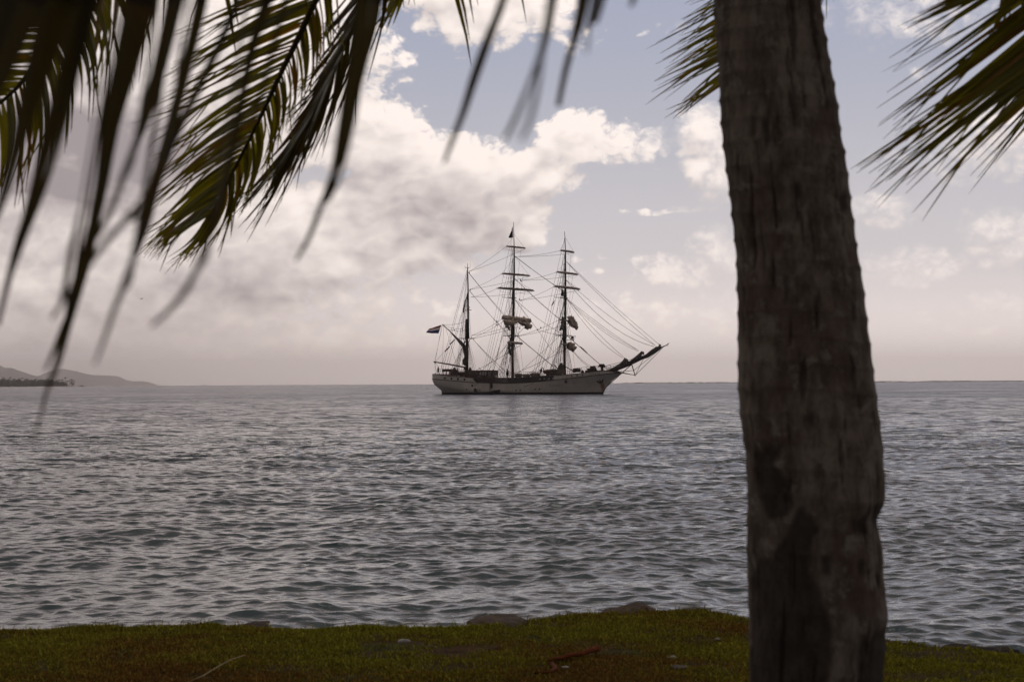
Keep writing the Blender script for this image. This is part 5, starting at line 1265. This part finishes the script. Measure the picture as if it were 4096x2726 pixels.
near('frond', SP3, [
 (1.6, [24, 30, 34, 38, 36, 28, 22, 12], [(2050, -130), (2012, 0), (1962, 130), (1925, 230), (1890, 330), (1852, 450), (1815, 545), (1776, 650)]),
 (1.6, [20, 22, 24, 18, 8], [(2235, -130), (2216, 0), (2190, 130), (2165, 230), (2135, 310)]),
 (1.2, [10, 18, 20, 20, 14], [(2160, 210), (2125, 320), (2085, 420), (2050, 500), (2018, 560)]),
 (1.15, [10, 18, 20, 18, 14], [(2172, 210), (2155, 320), (2135, 420), (2112, 500), (2082, 560)]),
 (1.6, [44, 46, 40, 28, 26, 20], [(2352, -130), (2332, 0), (2312, 100), (2290, 180), (2262, 280), (2232, 425)]),
 (1.6, [22, 26, 22, 12], [(2400, -130), (2380, 0), (2358, 100), (2348, 130)]), (1.2, [8, 12, 12, 8], [(2354, 100), (2350, 140), (2347, 180), (2344, 214)]),
 (1.5, [24, 26, 22, 18], [(2430, -100), (2408, 0), (2395, 50), (2382, 94)]), (1.5, [18, 20, 18, 14], [(2560, -100), (2538, -20), (2530, 8), (2520, 26)]),
], M_leafd, 13)
# crown fronds above the picture: they shade the bank
for k in range(9):
    a_ = 2*math.pi*k/9+.35; r = random.Random(50+k); L = 3.6; dr_ = Vector((math.cos(a_), math.sin(a_), 0)); lv = Leaves(); pts = []
    for u in np.linspace(0, 1, 14): pts.append(CROWN+dr_*L*u*(1-.12*u)+Vector((0, 0, 1.3*u-2.0*u*u+.15)))
    for i in range(1, 13):
        for j in range(6):
            q = pts[i].lerp(pts[min(13, i+1)], j/6); Tn = (pts[min(13, i+1)]-pts[i]).normalized()
            for s in (-1, 1):
                Sd = Tn.cross(Vector((0, 0, 1))).normalized()*s; Lf = .85*math.sin(math.pi*(.12+.8*i/13))*r.uniform(.85, 1.1)
                lv.add([q, q+Sd*Lf*.4+Tn*Lf*.2, q+Sd*Lf*.75+Tn*Lf*.4-Vector((0, 0, Lf*.2)), q+Sd*Lf*.9+Tn*Lf*.5-Vector((0, 0, Lf*.5))], [.02, .045, .035, .003], Vector((0, 0, 1)), 5, .3, r.random())
    lf = lv.build('frond', M_leaf, palm); MB().tube([q-Vector(palm.location) for q in pts], list(np.linspace(.045, .006, 14)), 7).build('rachis', M_rach, lf, True)

# ================================================================== FAR SHORE
def farpt(px, r, z=0.0):
    d = ray(px, 1540); a_ = math.atan2(d.x, d.y); return Vector((math.sin(a_)*r, math.cos(a_)*r, drop(r)+z))
def zpix(px, py, r):      # height above the local sea of something seen at px,py at range r
    d = ray(px, py); k = r/math.hypot(d.x, d.y); return EYE.z+d.z*k-drop(r)
M_hill = pmat('far_hillside', (.045, .048, .040), .95, .4, .004, detail=6)
def hill(name, prof, r, depth, lab):
    n = 220; pxs = np.linspace(prof[0][0], prof[-1][0], n); vs = []
    rg = random.Random(int(r)); tops = []
    for i, px in enumerate(pxs):
        h = zpix(px, np.interp(px, [q[0] for q in prof], [q[1] for q in prof]), r); h = max(-6, h+h*.02*mnoise.noise(Vector((px*.06, r, 0)))+2.2*mnoise.noise(Vector((px*.25, r, 3))))
        for k, (dr_, f) in enumerate(((-depth, 0), (-depth*.6, .32), (-depth*.3, .68), (0, 1), (depth*.3, .7), (depth*.8, 0))):
            vs.append(farpt(px, r+dr_*(1+.2*mnoise.noise(Vector((px*.02, k, 7)))), h*f*(1+.14*mnoise.noise(Vector((px*.05, k*2.1, 1)))*(f < 1))-2))
    o = MB().add(vs, [(i*6+k, i*6+k+1, i*6+7+k, i*6+6+k) for i in range(n-1) for k in range(5)]).build(name, M_hill, None, True)
    return tag(o, kind='structure')
hill('hills', [(-900, 1400), (-400, 1415), (-100, 1432), (0, 1459), (20, 1470), (45, 1469), (70, 1478), (100, 1488), (135, 1500), (150, 1503), (185, 1515), (260, 1530), (400, 1548)], 16000, 900, 'l')
hill('hills', [(60, 1548), (110, 1528), (150, 1503), (180, 1490), (215, 1478), (245, 1474), (265, 1475), (300, 1482), (340, 1492), (370, 1498), (420, 1500), (460, 1501), (480, 1506), (505, 1518), (530, 1524), (570, 1522), (600, 1528), (632, 1539), (660, 1546)], 19000, 900, 'r')
hill('hills', [(770, 1547), (795, 1540), (812, 1537), (825, 1538), (840, 1543), (860, 1547)], 15000, 200, 'i')
# wooded islet
M_wood = pmat('islet_foliage', (.050, .060, .035), .95, .5, .05); M_wood2 = pmat('islet_foliage_light', (.075, .085, .05), .95, .5, .05); M_stem = pmat('far_trunk', (.10, .085, .07), .9); M_sand = pmat('pale_sand', (.30, .27, .23), .9, .3, .03)
RI = 3200.0
isl = MB(); n = 60; vs = []
for i in range(n):
    px = -700+(322+700)*i/(n-1); w_ = 1 if i < n-5 else (n-1-i)/5
    for dr_, z in ((-35, -.6), (-18, .35), (0, .9), (40, 1.0), (90, -.6)): vs.append(farpt(px, RI+dr_*max(.2, w_), z if z < 0 else z*w_-.05))
isl.add(vs, [(i*5+k, i*5+k+1, i*5+6+k, i*5+5+k) for i in range(n-1) for k in range(4)])
tag(isl.build('islet', M_sand, None, True), kind='structure')
def leafclump(V, Fl, c, rx, rz, n, sz, rg):
    for _ in range(n):
        while True:
            v = Vector((rg.uniform(-1, 1), rg.uniform(-1, 1), rg.uniform(-1, 1)))
            if .25 < v.length < 1: break
        q = Vector(c)+Vector((v.x*rx, v.y*rx, v.z*rz)); a_ = Vector((rg.gauss(0, 1), rg.gauss(0, 1), rg.gauss(0, 1))).normalized(); b_ = a_.orthogonal().normalized(); c_ = a_.cross(b_); s_ = sz*rg.uniform(.6, 1.3); o = len(V)
        V += [q+b_*s_, q+c_*s_*.7, q-b_*s_, q-c_*s_*.7]; Fl.append((o, o+1, o+2, o+3))
rg = random.Random(77)
prof_t = [(-700, 1505), (0, 1515), (12, 1507), (30, 1512), (60, 1511), (90, 1514), (120, 1516), (150, 1513), (175, 1514), (200, 1511), (225, 1515), (250, 1520), (262, 1524), (272, 1532)]
V, Fl = [], []
for i in range(520):
    px = rg.uniform(-700, 268) if i % 3 else rg.uniform(-10, 268); rr_ = RI+rg.uniform(-14, 60); top_ = zpix(px, np.interp(px, [q[0] for q in prof_t], [q[1] for q in prof_t]), RI)*rg.uniform(.55, 1.0)
    q = farpt(px, rr_); 
    for h in np.arange(1.5, max(2, top_-1.2), 2.2): leafclump(V, Fl, q+Vector((0, 0, h)), rg.uniform(2, 4), 1.6, 14, .75, rg)
tag(MB().add(V, Fl).build('wood', M_wood, None), 'far-off dense dark wood of low trees covering the islet at the left', 'wood', kind='stuff')
def farpalm(px, pyt, lab, rs):
    q = farpt(px, RI+rs.uniform(-20, -5)); h = zpix(px, pyt, RI)-1.0; root = empty('palm_tree', q, 0, label=lab, cat='palm tree', group='palms on the far islet')
    lean_ = rs.uniform(-1, 1); MB().tube([(0, 0, 0), (lean_*.4, 0, h*.5), (lean_, 0, h)], [.35, .25, .2], 6).build('trunk', M_stem, root)
    mb = MB()
    for k in range(13):
        a_ = 2*math.pi*k/13+rs.random(); L = 2.9*rs.uniform(.8, 1.1); d = Vector((math.cos(a_), math.sin(a_), 0)); s_ = Vector((-d.y, d.x, 0)); up_ = rs.uniform(.3, 1.3)
        P = [Vector((lean_, 0, h))+d*L*u+Vector((0, 0, up_*u*1.6-2.2*u*u)) for u in (0, .25, .5, .75, 1)]; w_ = [.15, .5, .55, .4, .05]; vs = []
        for p_, ww in zip(P, w_): vs += [p_-s_*ww-Vector((0, 0, ww*.5)), p_, p_+s_*ww-Vector((0, 0, ww*.5))]
        mb.add(vs, [(i*3+j, i*3+j+1, i*3+4+j, i*3+3+j) for i in range(4) for j in (0, 1)])
    mb.build('crown', M_wood, root)
for px, py, lab in ((12, 1506, 'tall palm at the left end of the distant islet wood'), (40, 1506, 'palm crown just left of a gap in the islet treetops'), (88, 1509, 'lone tall palm standing up over the left middle of the islet wood'), (101, 1513, 'slim palm just right of the lone tall one on the islet'), (111, 1512, 'second slim palm by the gap in the islet treetops'),
                    (145, 1513, 'low palm over the middle of the islet wood'), (190, 1512, 'palm left of the blurred leaf tip on the islet skyline'), (238, 1515, 'first of the loose palms toward the right end of the islet'), (247, 1515, 'second of the loose palms toward the right end of the islet'), (260, 1507, 'tallest thin palm near the right end of the islet wood'),
                    (269, 1521, 'short palm at the very end of the islet wood'), (278, 1520, 'short palm left of the bushy lone tree'), (285, 1514, 'palm crown poking out above the bushy lone tree')): farpalm(px, py, lab, rg)
root = empty('lone_tree', farpt(290, RI-5), 0, label='bushy grey-green tree standing alone at the right tip of the islet', cat='tree')
MB().tube([(0, 0, 0), (.2, 0, 2.5), (1.2, 0, 5)], [.5, .35, .15], 7).tube([(.1, 0, 1.5), (-1.4, 0, 4.5)], [.3, .1], 6).build('trunk', M_stem, root)
V, Fl = [], []
for k in range(60):
    zz = rg.uniform(2.8, 11.5); wv = 4.4*math.sin(math.pi*min(1, max(.12, (zz-1.2)/11.5)))**.7; leafclump(V, Fl, Vector((rg.uniform(-wv, wv), rg.uniform(-3, 3), zz)), 1.0, .9, 12, .34, rg)
MB().add(V, Fl).build('crown', M_wood2, root)
# small boat off the islet
q = farpt(327, 3000); root = empty('motor_boat', q, 0, label='tiny dark boat with a cabin off the tip of the islet', cat='boat')
MB().add([(-2.6, -.8, .9), (-2.6, .8, .9), (2.0, .8, 1.0), (2.0, -.8, 1.0), (3.2, 0, 1.3), (-2.5, -.6, -.2), (-2.5, .6, -.2), (1.9, .6, -.2), (1.9, -.6, -.2), (2.6, 0, -.2)], [(0, 1, 2, 3), (3, 2, 4), (0, 3, 8, 5), (3, 4, 9, 8), (4, 2, 7, 9), (2, 1, 6, 7), (1, 0, 5, 6)]).build('boat_hull', M_darkside, root)
MB().box((.1, 0, 1.6), (2.0, 1.2, 1.2), taper=.8).build('cabin', M_dark, root)
# reef, surf
rf = MB()
for (a_, b_, h) in ((2430, 4700, 2.4), (1250, 1735, .4)):
    n = 200; vs = []
    for i in range(n):
        px = a_+(b_-a_)*i/(n-1); e_ = min(1, i/12, (n-1-i)/12); hh = h*e_*(.7+.5*mnoise.noise(Vector((px*.01, 4, 0)))+.25*mnoise.noise(Vector((px*.07, 4, 0))))
        for dr_, z in ((-12, -.8), (0, hh), (40, hh*.9), (60, -.8)): vs.append(farpt(px, 4300+dr_, z))
    rf.add(vs, [(i*4+k, i*4+k+1, i*4+5+k, i*4+4+k) for i in range(n-1) for k in range(3)])
tag(rf.build('reef', pmat('reef_rock', (.10, .085, .08), .9, .4, .02), None, True), kind='structure')
sf = MB(); r = random.Random(9)
for (a_, b_, nn, h) in ((385, 470, 16, 1.5), (510, 640, 26, 1.5), (640, 770, 14, .9), (770, 1300, 40, .9), (1300, 1736, 26, .7), (2440, 2720, 14, 1.3), (2480, 2530, 5, 2.2), (2590, 2680, 8, 2.4), (2720, 2950, 5, 1.4), (3540, 3700, 6, 1.2), (-300, 250, 8, .6)):
    for i in range(nn):
        px = r.uniform(a_, b_); L = r.uniform(3, 14)*(1 if nn > 10 else 1.0); hh = h*r.uniform(.5, 1.2); n = 9; c_ = farpt(px, 4250 if px > 300 else 3120); vs = []
        for k in range(n+1):
            u = k/n; z = hh*max(0, math.sin(math.pi*u))**.7*(.75+.4*r.random())
            for dy, f in ((-1.6, 0), (-.5, .8), (.3, 1), (1.2, 0)): vs.append(c_+Vector(((u-.5)*L*1.3, dy, z*f-.1)))
        sf.add(vs, [(k*4+j, k*4+j+1, k*4+5+j, k*4+4+j) for k in range(n) for j in range(3)])
tag(sf.build('surf', pmat('foam', (.88, .88, .86), .9, .08, .5), None, True), 'thin broken white line of surf on the reef along the horizon', 'surf', kind='stuff')
# bird
q = at(565, 1194, 260); root = empty('bird', q, 0, label='small dark seabird gliding in the grey sky left of the ship', cat='bird')
M_bird = pmat('dark_plumage', (.05, .045, .045), .8)
MB().tube([(-.12, -.05, -.01), (-.05, 0, 0), (.1, .02, .0), (.22, .03, .0)], [.015, .05, .05, .015], 8).build('body', M_bird, root, True)
for pts in (((0, 0, .02), (-.2, .02, .035), (-.42, .02, .02)), ((.04, 0, .02), (.22, .05, .07), (.42, .1, .18))):
    vs = []
    for (x, y, z), w_ in zip(pts, (.09, .075, .015)): vs += [(x, y-w_, z), (x, y+w_, z+.01), (x, y, z+.02)]
    MB().add(vs, [(0, 3, 5, 2), (2, 5, 4, 1), (1, 4, 3, 0), (3, 6, 8, 5), (5, 8, 7, 4), (4, 7, 6, 3)]).build('wing', M_bird, root)
# ================================================================== HAZE
HX = 17500
hb_ = MB().box((0, 3000, 110), (HX*1.6, HX*1.9, 300)); 
zlow_ = drop(math.hypot(HX*.8, 3000+HX*.95))-2
hb_ = MB().box((0, 3000, (zlow_+230)/2), (HX*1.6, HX*1.9, 230-zlow_))
hm = bpy.data.materials.new('haze_air'); hm.use_nodes = True; hn = hm.node_tree; hn.nodes.clear()
pv = hn.nodes.new('ShaderNodeVolumePrincipled'); ou = hn.nodes.new('ShaderNodeOutputMaterial'); hn.links.new(pv.outputs[0], ou.inputs['Volume'])
pv.inputs['Density'].default_value = 7.5e-5; pv.inputs['Color'].default_value = (.98, .935, .92, 1); pv.inputs['Anisotropy'].default_value = .8
tag(hb_.build('haze', hm, None), kind='stuff')
